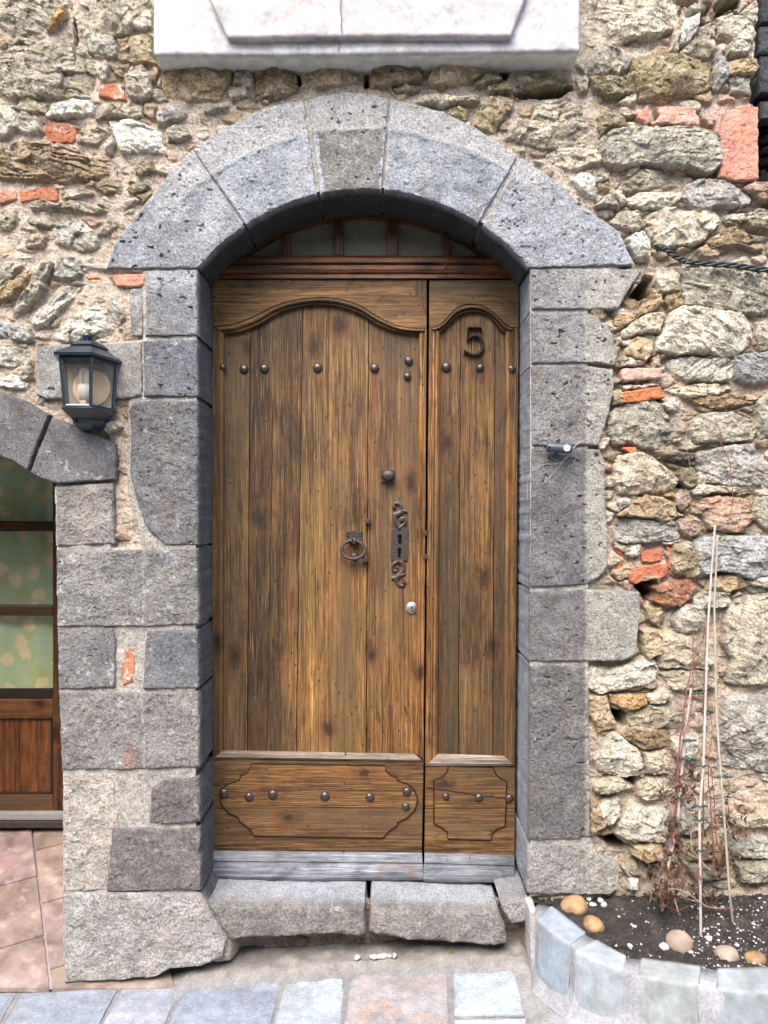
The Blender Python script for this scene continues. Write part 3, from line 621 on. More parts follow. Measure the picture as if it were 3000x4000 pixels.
def block(name, poly, front, back, mat, parent, col, bev=9, rnd=0.010, rough=1.0, lime=0.0, limecol=(.58, .575, .56), corners=None, step=4, wob=3.0,
          pits=0.5, sidecol=None, hook=None, seed=None, tilt=(0, 0), topnoise=0.0):
    global _bs
    seed = seed if seed is not None else int(abs(poly[0][0]*7+poly[0][1]*13)) % 9973
    G = coons(poly, corners or autocorner(poly), step)
    x = G[..., 0]; y = G[..., 1]
    sd = np.abs(poly_sd(poly, x, y)); sd[0] = sd[-1] = 0; sd[:, 0] = sd[:, -1] = 0
    wx = x+wob*fbm(x/26, y/26, seed, 3); wy = y+wob*fbm(x/26, y/26, seed+50, 3)
    k = (CAMD-front)/F
    bv = bev*(1+1.1*fbm(x/34, y/34, seed+9, 3))
    h = front-rnd*(1-np.sqrt(np.clip(1-(1-np.clip(sd/bv, 0, 1))**2, 0, 1)))
    ins = np.clip(sd/6, 0, 1)
    h = h+ins*rough*(0.0050*fbm(x/60, y/60, seed+1, 3)+0.0026*fbm(x/17, y/17, seed+2, 3)+0.0010*vnoise(x/6.5, y/6.5, seed+3))
    if pits:
        pn = vnoise(x/11, y/9, seed+21)*0.6+vnoise(x/24, y/20, seed+22)*0.5
        h = h-ins*pits*0.010*sstep(0.56, 0.8, pn)
    cx, cy = x.mean(), y.mean(); h = h+tilt[0]*(x-cx)*k+tilt[1]*(y-cy)*k
    c = np.array(col)*(1.22 if mat is M_BAS and parent is not nbx[0] else 1.0)*(1+0.34*fbm(x/75, y/60, seed+4, 4)+0.22*fbm(x/14, y/14, seed+5, 3))[..., None]
    wm = (sstep(0, .5, fbm(x/60, y/90, seed+8, 3))*.4)[..., None]; c = c*(1-wm)+wm*c*np.array((1.12, 1.0, .86))
    if lime > 0:
        ln = fbm(x/48, y/42, seed+6, 4)+0.5*vnoise(x/9, y/9, seed+7)*0.5
        lm = (sstep(0.55-lime, 0.72-lime, ln)*0.8)[..., None]; c = c*(1-lm)+lm*np.array(limecol)
    if hook is not None: h, c = hook(x, y, h, c)
    ny_, nx_ = x.shape
    v = np.stack([(wx-1500)*k, -h, CAMZ-(wy-2000)*k], -1).reshape(-1, 3); c = c.reshape(-1, 3)
    I = np.arange(nx_*ny_).reshape(ny_, nx_)
    q = np.stack([I[:-1, :-1], I[1:, :-1], I[1:, 1:], I[:-1, 1:]], -1).reshape(-1, 4)
    loop = np.r_[I[0, :-1], I[:-1, -1], I[-1, :0:-1], I[:0:-1, 0]]
    m = len(loop); nr = 7; base = v[loop]; bc = c[loop]; rings = [loop]; vs_, cs_ = [v], [c]; off = len(v)
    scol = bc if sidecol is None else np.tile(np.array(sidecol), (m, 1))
    for r in range(1, nr+1):
        t = r/nr; b = base.copy(); b[:, 1] = base[:, 1]+(back-base[:, 1])*t
        nzv = 0.0016*vnoise(b[:, 0]*60+seed, b[:, 2]*60+b[:, 1]*70, seed+31)+(topnoise*fbm(b[:, 0]*14, b[:, 1]*22, seed+33, 3))
        b[:, 0] += nzv*0.5; b[:, 2] += nzv
        cc_ = scol*(1+0.22*fbm(b[:, 0]*22+b[:, 2]*17, b[:, 1]*30+b[:, 2]*13, seed+41, 3))[:, None]
        vs_.append(b); cs_.append(cc_); rings.append(np.arange(off, off+m)); off += m
    qs = [q]
    for r in range(nr):
        a, b = rings[r], rings[r+1]; qs.append(np.stack([a, np.roll(a, -1), np.roll(b, -1), b], -1))
    return mesh_np(name, np.concatenate(vs_), np.concatenate(qs), mat, parent, np.clip(np.concatenate(cs_), .01, .9), smooth=mat not in (M_BAS, M_BRICK))
GD = (.20, .20, .203); GM = (.225, .225, .228); GL = (.33, .325, .315); GB = (.135, .14, .15)
door_way = thing('stone_doorway', 'grey basalt round-arched door surround with worn threshold stones around the plank door', 'door surround', (0, 0, 0))
def vhook(x, y, h, c):
    r = np.hypot(x-CX0, y-CY0)+10*fbm(x/60, y/60, 71, 2)
    mk = sstep(1058, 1082, r)*sstep(560, 700, x)*(1-sstep(2080, 2200, x))
    h = h-0.003*mk+0.004*np.exp(-((r-1066)/12)**2)*sstep(560, 700, x)*(1-sstep(1990, 2060, x))
    spk = 0.30*fbm(x/9, y/9, 73, 2)
    c = c*(1-.85*mk[..., None])+(.85*mk[..., None])*np.array((.60, .59, .575))*(1+spk)[..., None]
    for (px, py, pr) in ((838, 830, 70), (805, 905, 55), (880, 760, 50), (1172, 630, 62), (1215, 700, 50), (1165, 740, 40), (1655, 660, 42), (2010, 650, 60), (2040, 690, 40), (870, 560, 30), (1600, 560, 40)):
        d = np.hypot(x-px, y-py)*(1+.5*fbm(x/24, y/24, 75, 3)); k = (.85*(1-sstep(pr*.7, pr*1.02, d)))[..., None]
        c = c*(1-k)+k*np.array((.56, .575, .60))
    for (ax_, ay_, bx_, by_, wd) in ((1222,545,1245,758,26), (1512,530,1494,742,17), (2020,640,1872,868,13), (872,735,958,872,17), (755,590,800,660,12), (1518,395,1512,530,9)):
        ex, ey = bx_-ax_, by_-ay_; t = np.clip(((x-ax_)*ex+(y-ay_)*ey)/(ex*ex+ey*ey), 0, 1); dd = np.hypot(x-ax_-t*ex, y-ay_-t*ey)+9*fbm(x/16, y/16, 79, 3)
        k = .9*(1-sstep(wd*.7, wd, dd)); h = h+k*.0015; k = k[..., None]; c = c*(1-k)+k*np.array((.58, .605, .65))*(1+.12*fbm(x/20, y/20, 80, 2))[..., None]
    return h, c
OUT = [(412,1049),(443,958),(520,850),(597,760),(665,660),(750,579),(820,528),(904,479),(980,440),(1067,407),(1185,385),(1255,368),(1338,353),(1440,362),(1519,378),(1620,402),(1736,434),(1860,494),(2025,606),(2100,655),(2170,705),(2297,814),(2423,904),(2468,1004),(2477,1034)]
def seg_out(i, j): return OUT[i:j+1]
def vouss(i, j, xi0, xi1, shrink=4, **kw):
    o = seg_out(i, j); inn = arcpts(RA, xi1, xi0, 14)
    poly = o+inn; cs = [0, len(o)-1, len(o), len(poly)-1]
    p = np.asarray(poly, float)
    return block('voussoir', [tuple(t) for t in p], 0.026, 0.33, M_BAS, door_way, corners=cs, hook=vhook, step=4, bev=8, sidecol=(.085, .085, .087), **kw)  # soffit shade put into the dark side colour
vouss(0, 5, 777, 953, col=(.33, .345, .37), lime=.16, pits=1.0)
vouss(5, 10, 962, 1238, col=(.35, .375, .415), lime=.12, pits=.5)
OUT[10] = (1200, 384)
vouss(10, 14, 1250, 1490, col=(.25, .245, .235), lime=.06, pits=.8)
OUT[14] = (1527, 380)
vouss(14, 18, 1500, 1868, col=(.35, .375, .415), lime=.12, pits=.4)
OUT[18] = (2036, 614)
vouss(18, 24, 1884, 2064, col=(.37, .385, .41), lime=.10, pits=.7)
# left jamb and pier
def line560(x, y, h, c):
    for (px, py, sx, sy, cl) in ((505, 2965, 32, 55, (.50, .30, .24)), (300, 2180, 50, 25, (.60, .58, .55)), (720, 2430, 25, 12, (.42, .28, .25)), (400, 2290, 60, 45, (.46, .44, .42)), (640, 2190, 40, 20, (.24, .26, .29))):
        q = (.7*sstep(.9, .35, np.hypot((x-px)/sx, (y-py)/sy)*.7-.5*fbm(x/18, y/18, px, 3)))[..., None]; c = c*(1-q)+q*np.array(cl)
    k = (0.55*np.exp(-((x-560-4*fbm(y/40, x*0, 5, 2))/5)**2))[..., None]
    return h, c*(1-k)+k*np.array((.55, .54, .50))
def limetop(x, y, h, c):
    k = (.9*(1-sstep(1105, 1135, y+18*fbm(x/40, y/40, 8, 3))))[..., None]; c = c*(1-k)+k*np.array((.53, .545, .56))
    for tri in ([(620,1082),(644,1085),(632,1124)], [(650,1100),(668,1092),(686,1076),(686,1096),(668,1104)]):
        t = (sstep(-1, 3, poly_sd(tri, x, y))*.85)[..., None]; c = c*(1-t)+t*np.array((.16, .18, .20))
    return h, c
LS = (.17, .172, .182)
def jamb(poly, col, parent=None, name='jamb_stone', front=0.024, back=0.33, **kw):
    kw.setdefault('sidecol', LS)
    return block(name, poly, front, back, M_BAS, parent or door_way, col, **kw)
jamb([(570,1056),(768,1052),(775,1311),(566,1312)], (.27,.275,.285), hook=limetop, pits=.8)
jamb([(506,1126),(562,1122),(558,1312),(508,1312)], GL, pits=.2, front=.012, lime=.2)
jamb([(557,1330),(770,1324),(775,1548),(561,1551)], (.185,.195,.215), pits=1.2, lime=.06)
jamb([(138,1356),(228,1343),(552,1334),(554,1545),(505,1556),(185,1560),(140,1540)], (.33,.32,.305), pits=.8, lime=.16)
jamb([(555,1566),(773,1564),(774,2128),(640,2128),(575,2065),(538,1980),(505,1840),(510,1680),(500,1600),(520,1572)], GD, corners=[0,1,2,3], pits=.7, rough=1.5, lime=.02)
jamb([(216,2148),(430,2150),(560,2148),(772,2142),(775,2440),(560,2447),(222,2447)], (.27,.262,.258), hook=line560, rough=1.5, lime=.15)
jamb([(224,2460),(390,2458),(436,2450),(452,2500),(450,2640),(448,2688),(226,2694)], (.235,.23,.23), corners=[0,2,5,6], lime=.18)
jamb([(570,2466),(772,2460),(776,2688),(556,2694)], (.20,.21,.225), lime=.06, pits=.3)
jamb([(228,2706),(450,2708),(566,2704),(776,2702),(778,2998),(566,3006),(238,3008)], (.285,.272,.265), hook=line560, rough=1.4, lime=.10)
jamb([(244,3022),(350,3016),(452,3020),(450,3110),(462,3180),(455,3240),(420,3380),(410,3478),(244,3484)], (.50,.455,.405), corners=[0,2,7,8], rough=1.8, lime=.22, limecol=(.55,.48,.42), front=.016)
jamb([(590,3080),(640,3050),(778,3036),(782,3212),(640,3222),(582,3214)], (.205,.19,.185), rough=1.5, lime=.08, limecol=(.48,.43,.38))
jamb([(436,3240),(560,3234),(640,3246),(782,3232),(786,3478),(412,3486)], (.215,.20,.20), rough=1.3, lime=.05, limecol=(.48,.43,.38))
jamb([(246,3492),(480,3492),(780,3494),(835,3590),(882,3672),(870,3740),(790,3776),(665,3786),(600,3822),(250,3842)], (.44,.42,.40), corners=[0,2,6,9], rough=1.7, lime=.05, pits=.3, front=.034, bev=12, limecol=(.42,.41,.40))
# right jamb
def rhook(x, y, h, c):
    k = (.8*sstep(2278, 2296, x+9*fbm(y/50, x/50, 6, 4)))[..., None]
    return h-.002*k[..., 0], c*(1-k)+k*np.array((.54, .51, .45))*(1+.35*fbm(x/20, y/20, 91, 3))[..., None]
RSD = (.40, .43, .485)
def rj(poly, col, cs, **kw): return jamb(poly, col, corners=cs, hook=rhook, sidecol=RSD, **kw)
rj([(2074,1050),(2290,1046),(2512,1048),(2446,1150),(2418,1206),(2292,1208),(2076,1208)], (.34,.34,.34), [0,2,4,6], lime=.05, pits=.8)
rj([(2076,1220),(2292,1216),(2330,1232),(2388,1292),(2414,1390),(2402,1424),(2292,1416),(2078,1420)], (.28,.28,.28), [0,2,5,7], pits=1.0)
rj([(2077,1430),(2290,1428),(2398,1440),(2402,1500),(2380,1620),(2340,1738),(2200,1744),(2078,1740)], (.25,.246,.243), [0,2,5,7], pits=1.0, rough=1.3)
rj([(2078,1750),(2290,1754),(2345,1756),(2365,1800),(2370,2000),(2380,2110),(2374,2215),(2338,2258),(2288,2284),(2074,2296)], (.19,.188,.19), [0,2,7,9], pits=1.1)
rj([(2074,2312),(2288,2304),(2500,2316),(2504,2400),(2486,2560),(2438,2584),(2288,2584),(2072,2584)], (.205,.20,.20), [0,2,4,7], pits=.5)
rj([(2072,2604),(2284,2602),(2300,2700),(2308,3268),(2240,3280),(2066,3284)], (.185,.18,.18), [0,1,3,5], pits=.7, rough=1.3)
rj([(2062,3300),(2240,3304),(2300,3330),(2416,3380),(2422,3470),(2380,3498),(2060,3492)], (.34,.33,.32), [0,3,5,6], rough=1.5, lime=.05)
# threshold
SILL = (.56, .59, .645)  # threshold tops lighter and bluer: light from above put into the colour
def thook(x, y, h, c): return h, c
block('threshold_stone', [(806,3528),(1000,3540),(1300,3542),(1424,3545),(1430,3650),(1405,3662),(1300,3652),(1150,3660),(1000,3666),(890,3674),(850,3610)], 0.012, 0.46, M_BAS, door_way, (.285,.27,.26),
      corners=[0,3,4,9], bev=16, rnd=.018, rough=.9, lime=.04, sidecol=SILL, topnoise=.006)
block('threshold_stone', [(1447,3548),(1700,3556),(1900,3562),(1952,3575),(1975,3625),(1986,3690),(1930,3700),(1800,3688),(1600,3678),(1442,3648)], 0.02, 0.46, M_BAS, door_way, (.30,.28,.265),
      corners=[0,3,5,9], bev=22, rnd=.024, rough=.8, lime=.04, sidecol=(.56,.58,.62), topnoise=.006, tilt=(0,.03))
block('jamb_stone', [(1958,3530),(2062,3510),(2068,3600),(2000,3612),(1966,3560)], 0.012, 0.42, M_BAS, door_way, (.36,.355,.35), rough=1.2, sidecol=(.40,.41,.43))
# neighbouring archway
arch2 = thing('stone_archway', 'smooth dark basalt arch of the neighbouring doorway, below the wall lantern at the left edge', 'arch', (0, 0, 0))
block('voussoir', [(-330,1490),(-150,1500),(-4,1528),(90,1562),(192,1618),(150,1720),(106,1838),(48,1798),(-4,1784),(-150,1726),(-330,1596)], .03, .33, M_BAS, arch2, (.185,.18,.188), corners=[0,4,6,10], pits=.15, rough=.7, bev=8, lime=.02)
block('voussoir', [(204,1628),(330,1678),(450,1734),(453,1872),(214,1890),(160,1868),(116,1844),(160,1726)], .03, .33, M_BAS, arch2, (.185,.182,.19), corners=[0,2,3,6], pits=.15, rough=.7, bev=8, lime=.02)
block('pier_stone', [(217,1900),(330,1892),(440,1884),(446,2124),(330,2130),(219,2134)], .022, .33, M_BAS, arch2, (.30,.28,.26), corners=[0,2,3,5], rough=1.6, lime=.03)
# bricks set in the rubble
def brick(poly, col, front=.020, lime=.06, **kw):
    return block('brick', poly, front, .05, M_BRICK, wall, col, bev=8, rnd=.008, rough=1.2, lime=lime, limecol=(.52,.44,.38), pits=.3, step=4, wob=4, **kw)
ORG = (.42, .115, .035); SAL = (.46, .215, .155); PNK = (.50, .33, .275)
brick([(168,486),(205,475),(295,486),(302,540),(277,560),(182,556)], (.30,.115,.055), .008)
brick([(383,350),(398,330),(446,320),(482,350),(491,386),(446,392),(386,374)], (.33,.13,.07), .014, lime=.3)
brick([(72,748),(145,730),(222,728),(231,778),(210,790),(145,778),(78,790)], (.37,.155,.08), .008)
brick([(-40,748),(58,742),(70,778),(-40,802)], (.42,.22,.14), .006, lime=.15)
brick([(422,1078),(460,1069),(566,1069),(566,1113),(506,1122),(452,1114)], (.46,.22,.15), .016, lime=.15)
brick([(331,1078),(386,1072),(392,1090),(344,1090)], (.46,.20,.08), .008)
brick([(2813,520),(2850,424),(2910,410),(2964,416),(2968,693),(2952,702),(2868,702),(2813,687)], SAL, .030, lime=.12, corners=[1,3,5,7])
brick([(2566,412),(2711,417),(2735,458),(2733,488),(2556,482),(2578,449)], (.44,.25,.19), .034, lime=.16)
brick([(2488,458),(2530,410),(2548,434),(2533,482)], SAL, .030, lime=.12)
brick([(2431,1443),(2455,1437),(2588,1434),(2592,1474),(2446,1490),(2432,1478)], PNK, .022, lime=.2)
brick([(2424,1543),(2436,1529),(2585,1508),(2597,1551),(2506,1571),(2432,1576)], (.40,.145,.06), .026, lime=.0)
brick([(2428,1751),(2444,1747),(2487,1747),(2487,1778),(2467,1774)], (.46,.14,.07), .018)
brick([(2392,2127),(2434,2124),(2437,2283),(2386,2253),(2416,2205),(2413,2172)], (.38,.11,.055), -.012, lime=0)
brick([(2506,2169),(2524,2151),(2591,2142),(2585,2193),(2543,2199),(2512,2196)], (.40,.14,.07), .004, lime=0)
brick([(2458,2241),(2512,2211),(2615,2199),(2615,2241),(2579,2265),(2543,2259),(2482,2286),(2461,2271)], (.36,.125,.07), .006, lime=0)
brick([(2609,2127),(2639,2157),(2627,2241),(2612,2217)], (.40,.16,.09), .0, lime=0)
brick([(482,2532),(530,2530),(526,2600),(522,2668),(476,2680),(470,2606)], (.40,.16,.09), .016, lime=.05)
brick([(448,1697),(472,1699),(480,1718),(460,1722)], (.42,.14,.08), .004)
# dark neighbour past the corner of the house
nb = thing('dark_stone_pier', 'dark grey stone pier in shadow past the wall corner at the top right edge', 'pier', (0, 0, 0))
nbx[0] = nb
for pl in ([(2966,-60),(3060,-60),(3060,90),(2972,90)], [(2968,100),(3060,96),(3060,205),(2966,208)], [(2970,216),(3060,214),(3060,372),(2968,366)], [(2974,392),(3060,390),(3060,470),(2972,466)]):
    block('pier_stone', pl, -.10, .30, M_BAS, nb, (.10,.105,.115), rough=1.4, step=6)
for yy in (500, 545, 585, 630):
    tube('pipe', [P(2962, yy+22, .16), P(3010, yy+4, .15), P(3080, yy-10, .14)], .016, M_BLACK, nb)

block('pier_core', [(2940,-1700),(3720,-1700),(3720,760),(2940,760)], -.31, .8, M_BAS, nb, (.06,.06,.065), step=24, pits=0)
# ------------------------------------------------------------------ door leaves
DD = 0.21                                   # depth of the door's face behind the wall face
rnd = random.Random(5)
def set_col(o, c):
    me = o.data; a = me.color_attributes.new('Col', 'FLOAT_COLOR', 'POINT')
    a.data.foreach_set('color', np.tile(np.array((*c, 1), np.float32), (len(me.vertices), 1)).ravel()); return o
def wob_line(p, q, n, amp, seed):
    r = random.Random(seed); return [(p[0]+(q[0]-p[0])*i/n+(r.uniform(-amp, amp) if 0 < i < n else 0), p[1]+(q[1]-p[1])*i/n) for i in range(n+1)]
def panel(name, seams, ytop, ybot, y0, y1, parent, mat, tones):
    """upright planks with hairline gaps, one mesh; each plank keeps its own tone"""
    bm = bmesh.new(); lay = bm.verts.layers.float_color.new('Col')
    for i in range(len(seams)-1):
        (a0, a1), (b0, b1) = seams[i], seams[i+1]
        l = wob_line((a0+1.6, ytop), (a1+1.6, ybot), 26, .7, i*3+1); r = wob_line((b0-1.6, ytop), (b1-1.6, ybot), 26, .7, i*3+2)
        dz = rnd.uniform(-.0015, .0015); t = tones[i % len(tones)]
        fl = [bm.verts.new(P(x, y, y0+dz)) for x, y in l]; fr = [bm.verts.new(P(x, y, y0+dz)) for x, y in r]
        bl = [bm.verts.new((v.co.x, y1, v.co.z)) for v in fl]; br = [bm.verts.new((v.co.x, y1, v.co.z)) for v in fr]
        for v in fl+fr+bl+br: v[lay] = (*t, 1)
        for k in range(26):
            bm.faces.new((fl[k], fl[k+1], fr[k+1], fr[k])); bm.faces.new((bl[k], bl[k+1], fl[k+1], fl[k])); bm.faces.new((fr[k], fr[k+1], br[k+1], br[k]))
            bm.faces.new((br[k], br[k+1], bl[k+1], bl[k]))
    return from_bm(name, bm, mat, parent)
def moulding(name, A, B, prof, mat, parent, col=(1, 1, 1), back=.03):
    """profile carried between two lines: prof = (t across, height over the face)"""
    n = len(A); m = len(prof); v = []; q = []
    for i in range(n):
        for t, h in prof: v.append(P(A[i][0]+(B[i][0]-A[i][0])*t, A[i][1]+(B[i][1]-A[i][1])*t, DD-h))
    for i in range(n-1):
        for k in range(m-1): q.append((i*m+k, (i+1)*m+k, (i+1)*m+k+1, i*m+k+1))
    me = mesh_np(name, np.array([tuple(p) for p in v]), np.array(q), mat, parent, np.tile(np.array(col), (len(v), 1)), smooth=False)
    return me
OGEE = [(0, -.012), (0.0, .0005), (.07, -.006), (.12, .003), (.22, .010), (.38, .0125), (.52, .009), (.62, .001), (.68, -.004), (.74, -.001), (.84, .001), (.93, -.002), (1.0, -.010), (1.0, -.026)]
BEVL = [(0, -.012), (0, .002), (.15, .004), (.3, -.002), (.36, .004), (.6, .006), (.85, .000), (1, -.010), (1, -.026)]
T1, T2, T3, T4, T5 = (.92, .92, .92), (.72, .71, .72), (1.12, 1.1, 1.02), (.72, .74, .74), (1.0, .95, .9)
door = thing('plank_door', 'wide weathered plank door leaf with ring handle, ornate lock plate and iron studs', 'door', (P(1240, 3420, DD).x, DD, P(1240, 3420, DD).z))
Pdoor = door
mu = smooth_path([(838,1272),(880,1270),(922,1261),(996,1232),(1076,1192),(1151,1171),(1248,1160),(1323,1166),(1397,1188),(1466,1229),(1540,1266),(1597,1279),(1664,1282)], 4)
ml = smooth_path([(872,1305),(905,1303),(939,1297),(1008,1271),(1094,1222),(1168,1199),(1242,1191),(1323,1199),(1408,1228),(1477,1271),(1540,1294),(1597,1304),(1640,1306)], 4)
panel('plank_panel', [(868, 862), (978, 966), (1184, 1156), (1440, 1430), (1640, 1625)], 1180, 2960, DD+.019, DD+.045, door, M_WV, [T1, T2, T3, T5])
stroke('crack', wob_line((1066, 1560), (1042, 2900), 40, 2.2, 9), [max(.3, 2.3*math.sin(i*.9)*math.sin(i*.31)+.9) for i in range(41)], DD+.0185, DD+.03, mat_plain('crack', (.014, .009, .006), .9, 0, .2, 60, .1, .0003, .1), door)
set_col(prism('top_rail', [(829,1092),(1666,1092),(1666,1282)]+mu[::-1][1:]+[(829,1272)], DD, DD+.04, M_WH, door), (.88, .84, .78))
set_col(prism('rail_wedge', [(1598,1094),(1664.5,1094),(1664.5,1230)], DD-.0012, DD+.03, M_WV, door, .0008), (.98, .82, .72))
moulding('arched_moulding', mu, ml, OGEE, M_WH, door, (.92, .88, .82))
set_col(prism('side_stile', [(829,1272),(846,1276),(844,2960),(829,2972)], DD, DD+.04, M_WV, door, .002), (.9, .9, .92))
moulding('side_moulding', [(846,1276),(845,2960)], [(876,1306),(872,2934)], BEVL, M_WV, door, (1.25, 1.2, 1.15))  # side and meeting mouldings: caught light put into a brighter tint
set_col(prism('meeting_stile', [(1657,1286),(1667,1283),(1655,2972),(1646,2960)], DD-.004, DD+.04, M_WV, door, .003), (1.1, 1.02, .95))
moulding('meeting_moulding', [(1658,1290),(1647,2962)], [(1637,1306),(1620,2944)], BEVL, M_WV, door, (1.7, 1.6, 1.5))
moulding('lower_moulding', [(832,2962),(1654,2974)], [(874,2930),(1618,2944)], [(0, -.012), (0, .006), (.2, .014), (.55, .013), (.8, .006), (1, -.006), (1, -.026)], M_BLEACH, door)
set_col(prism('lower_panel', [(829,2964),(1655,2974),(1651,3155.5),(829,3155.5)], DD, DD+.04, M_WH, door, .0015), (1.08, 1.02, .95))
set_col(prism('lower_panel', [(829,3158.5),(1651,3158.5),(1648,3330),(826,3322)], DD+.001, DD+.04, M_WH, door, .0015), (1.0, .92, .9))
CART = [(255,230),(910,240),(915,270),(940,290),(970,300),(970,315),(1020,330),(1055,360),(1070,410),(1055,460),(1020,495),(970,520),(970,535),(930,560),(900,595),(265,585),(250,555),(195,515),(190,495),(145,475),(115,445),(100,410),(105,365),(130,335),(195,310),(200,290),(235,275)]
cv = lambda L: [(780+a*.7957, 2800+b*.7957) for a, b in L]
M_DKLINE = mat_plain('dark_line', (.018, .011, .007), .7, 0, .3, 60, .2, .0004, .2)
def clip_y(pl, yv, sgn):
    out = []
    for k in range(len(pl)):
        a, b = pl[k], pl[(k+1) % len(pl)]; ia = sgn*(a[1]-yv) >= 0; ib = sgn*(b[1]-yv) >= 0
        if ia: out.append(a)
        if ia != ib: t = (yv-a[1])/(b[1]-a[1]); out.append((a[0]+(b[0]-a[0])*t, yv))
    return out
def field(poly, seam, parent, c1, c2):
    p = cv(poly)
    set_col(prism('raised_field', clip_y(p, seam-1.2, -1), DD-.0035, DD+.01, M_WH, parent, .0026), c1)
    set_col(prism('raised_field', clip_y(p, seam+1.2, 1), DD-.0025, DD+.01, M_WH, parent, .0026), c2)
    stroke('groove_line', p, 5.0, DD-.0038, DD+.004, M_DKLINE, parent, True)  # dark strip stands for the shade in a carved groove
field(CART, 3157, door, (1.1, 1.04, .97), (1.0, .92, .9))
def weatherboard(name, x0, x1, x2, x3, parent):
    pr = [(3322, .0), (3324, .018), (3340, .024), (3362, .028), (3363.5, .023), (3367, .023), (3369, .030), (3400, .036), (3424, .034), (3434, .026), (3436, .0)]
    v = []; n = 30; q = []
    for i in range(n+1):
        t = i/n
        for k, (py, h) in enumerate(pr):
            dy = (3.5*math.sin(t*5+x0)+1.5*math.sin(t*17)) if k > 6 else 0
            sag = (x0 < 1000)*t*8 if k < 99 else 0
            v.append(tuple(P((x0+(x1-x0)*t)*(1-k/10)+(x3+(x2-x3)*t)*(k/10), py+sag+dy+(x0 > 1000)*(8+t*10), DD-h)))
    m = len(pr)
    for i in range(n):
        for k in range(m-1): q.append((i*m+k, (i+1)*m+k, (i+1)*m+k+1, i*m+k+1))
    o = mesh_np(name, np.array(v), np.array(q), M_GREYW, parent, smooth=False)
    bm = bmesh.new(); bm.from_mesh(o.data); bmesh.ops.holes_fill(bm, edges=[e for e in bm.edges if e.is_boundary], sides=40); bm.to_mesh(o.data); bm.free(); return o
weatherboard('weatherboard', 829, 1648, 1655, 824, door)
def stud(px, py, r, parent, hh=.011):
    c = P(px, py, DD-(.004 if py > 3000 else -.016 if 880 < px < 1610 or 1730 < px < 1960 else .001)); rr = r*3.11/F
    bm = bmesh.new(); lathe_bm(bm, dome(rr*1.03, hh), c, 'Y', 16)
    s = rnd.uniform(-.12, .12)
    for v in bm.verts: v.co.x += s*(v.co.z-c.z); v.co += Vector((rnd.uniform(-1, 1), rnd.uniform(-1, 1), rnd.uniform(-1, 1)))*.0003
    return from_bm('stud', bm, M_STUD, parent, True)
dsp = 3000/1659
for x, y, r in ((481,793,13),(527,797,17),(571,796,17),(686,794,18),(809,795,17),(883,779,16.5),(880,813,15),
                (483,1713,18),(538,1721,17),(589,1716,18),(702,1720,18),(799,1722,17),(879,1710,17),(877,1742,15)):
    stud(x*dsp, y*dsp, r, door)
# ring handle
hx = P(1383, 2092, DD)
rp = prism('handle_plate', [(1352,2074),(1364,2078),(1383,2072),(1402,2078),(1414,2074),(1416,2112),(1400,2118),(1383,2122),(1366,2118),(1351,2112)], DD+.011, DD+.022, M_IRON, door, .002)
for a, b in ((1358,2081),(1366,2079),(1384,2079),(1403,2081),(1410,2083),(1358,2093),(1409,2094),(1363,2105),(1404,2106)):
    c = P(a, b, DD+.0115); lathe('rivet', dome(.0036, .004, 3), c, M_IRON, rp, 'Y', 10)
ring = [P(1379+46*math.cos(a)*(1+.05*math.sin(a)), 2147+36*math.sin(a), DD-.007-.006*math.sin(a)) for a in np.linspace(0, 2*math.pi, 41)]
tube('handle_ring', ring, .0062, M_IRON, door, 10)
bm = bmesh.new(); tube_bm(bm, [P(1383, 2104, DD+.011), P(1383, 2106, DD-.009), P(1383, 2118, DD-.013), P(1383, 2126, DD-.001)], .0085, 10); from_bm('ring_staple', bm, M_IRON, door, True)
lathe('striker_boss', dome(.017, .010), P(1384, 2174, DD+.019), M_IRON, door, 'Y', 16)
# small latch knob
kp = prism('knob_plate', [(1488,1834),(1542,1834),(1541,1884),(1489,1884)], DD+.014, DD+.021, M_IRON, door, .0015)
lathe('knob', [(.010, -.004), (.012, .004), (.010, .012), (.022, .018), (.029, .026), (.026, .034), (.015, .040), (.002, .042)], P(1517, 1858, DD+.014), M_IRON, door, 'Y', 20, 1.0, .78)
# lock plate with scrolls
lk = lambda L: [(1300+a*450/1659, 1900+b*450/1659) for a, b in L]
PLT = [(900,598),(960,610),(1020,590),(1075,600),(1090,640),(1088,680),(1070,710),(1088,750),(1072,790),(1088,830),(1070,860),(1088,880),(1085,960),(1088,1010),(1070,1070),(1000,1082),(940,1075),(850,1075),(832,1040),(828,980),(845,940),(832,880),(848,840),(835,790),(850,740),(835,690),(845,620)]
lp = prism('lock_plate', lk(PLT), DD+.012, DD+.021, M_IRON, door, .0014)
def key(c, r, pl):
    a0 = [(c[0]+r*math.cos(t), c[1]+r*math.sin(t)) for t in np.linspace(math.pi*.72, math.pi*2.28, 14)]
    prism('keyhole', lk(a0+pl), DD+.0116, DD+.014, M_BLACK, lp)
key((965,722), 33, [(990,825),(940,825)]); key((958,908), 30, [(990,950),(970,990),(982,1025),(930,1025),(945,975),(930,965)])
def scroll(name, pth, wd, yy=DD+.012): return stroke(name, lk(smooth_path(pth, 5)), [w_*450/1659 for w_ in np.interp(np.linspace(0, 1, (len(pth)-1)*5+1), np.linspace(0, 1, len(wd)), wd)], yy, DD+.021, M_IRON, lp)
scroll('scroll', [(960,590),(915,545),(895,480),(905,420),(955,380),(1010,350),(1075,365)], [40,58,60,70,66,60,24])
scroll('scroll', [(960,590),(1020,550),(1045,500),(1025,462),(985,460),(972,495),(1000,512)], [40,52,44,40,34,30,30])
scroll('scroll', [(860,400),(910,395),(985,370),(990,300),(955,250),(905,245),(872,290),(892,322)], [20,60,60,56,46,40,36,34])
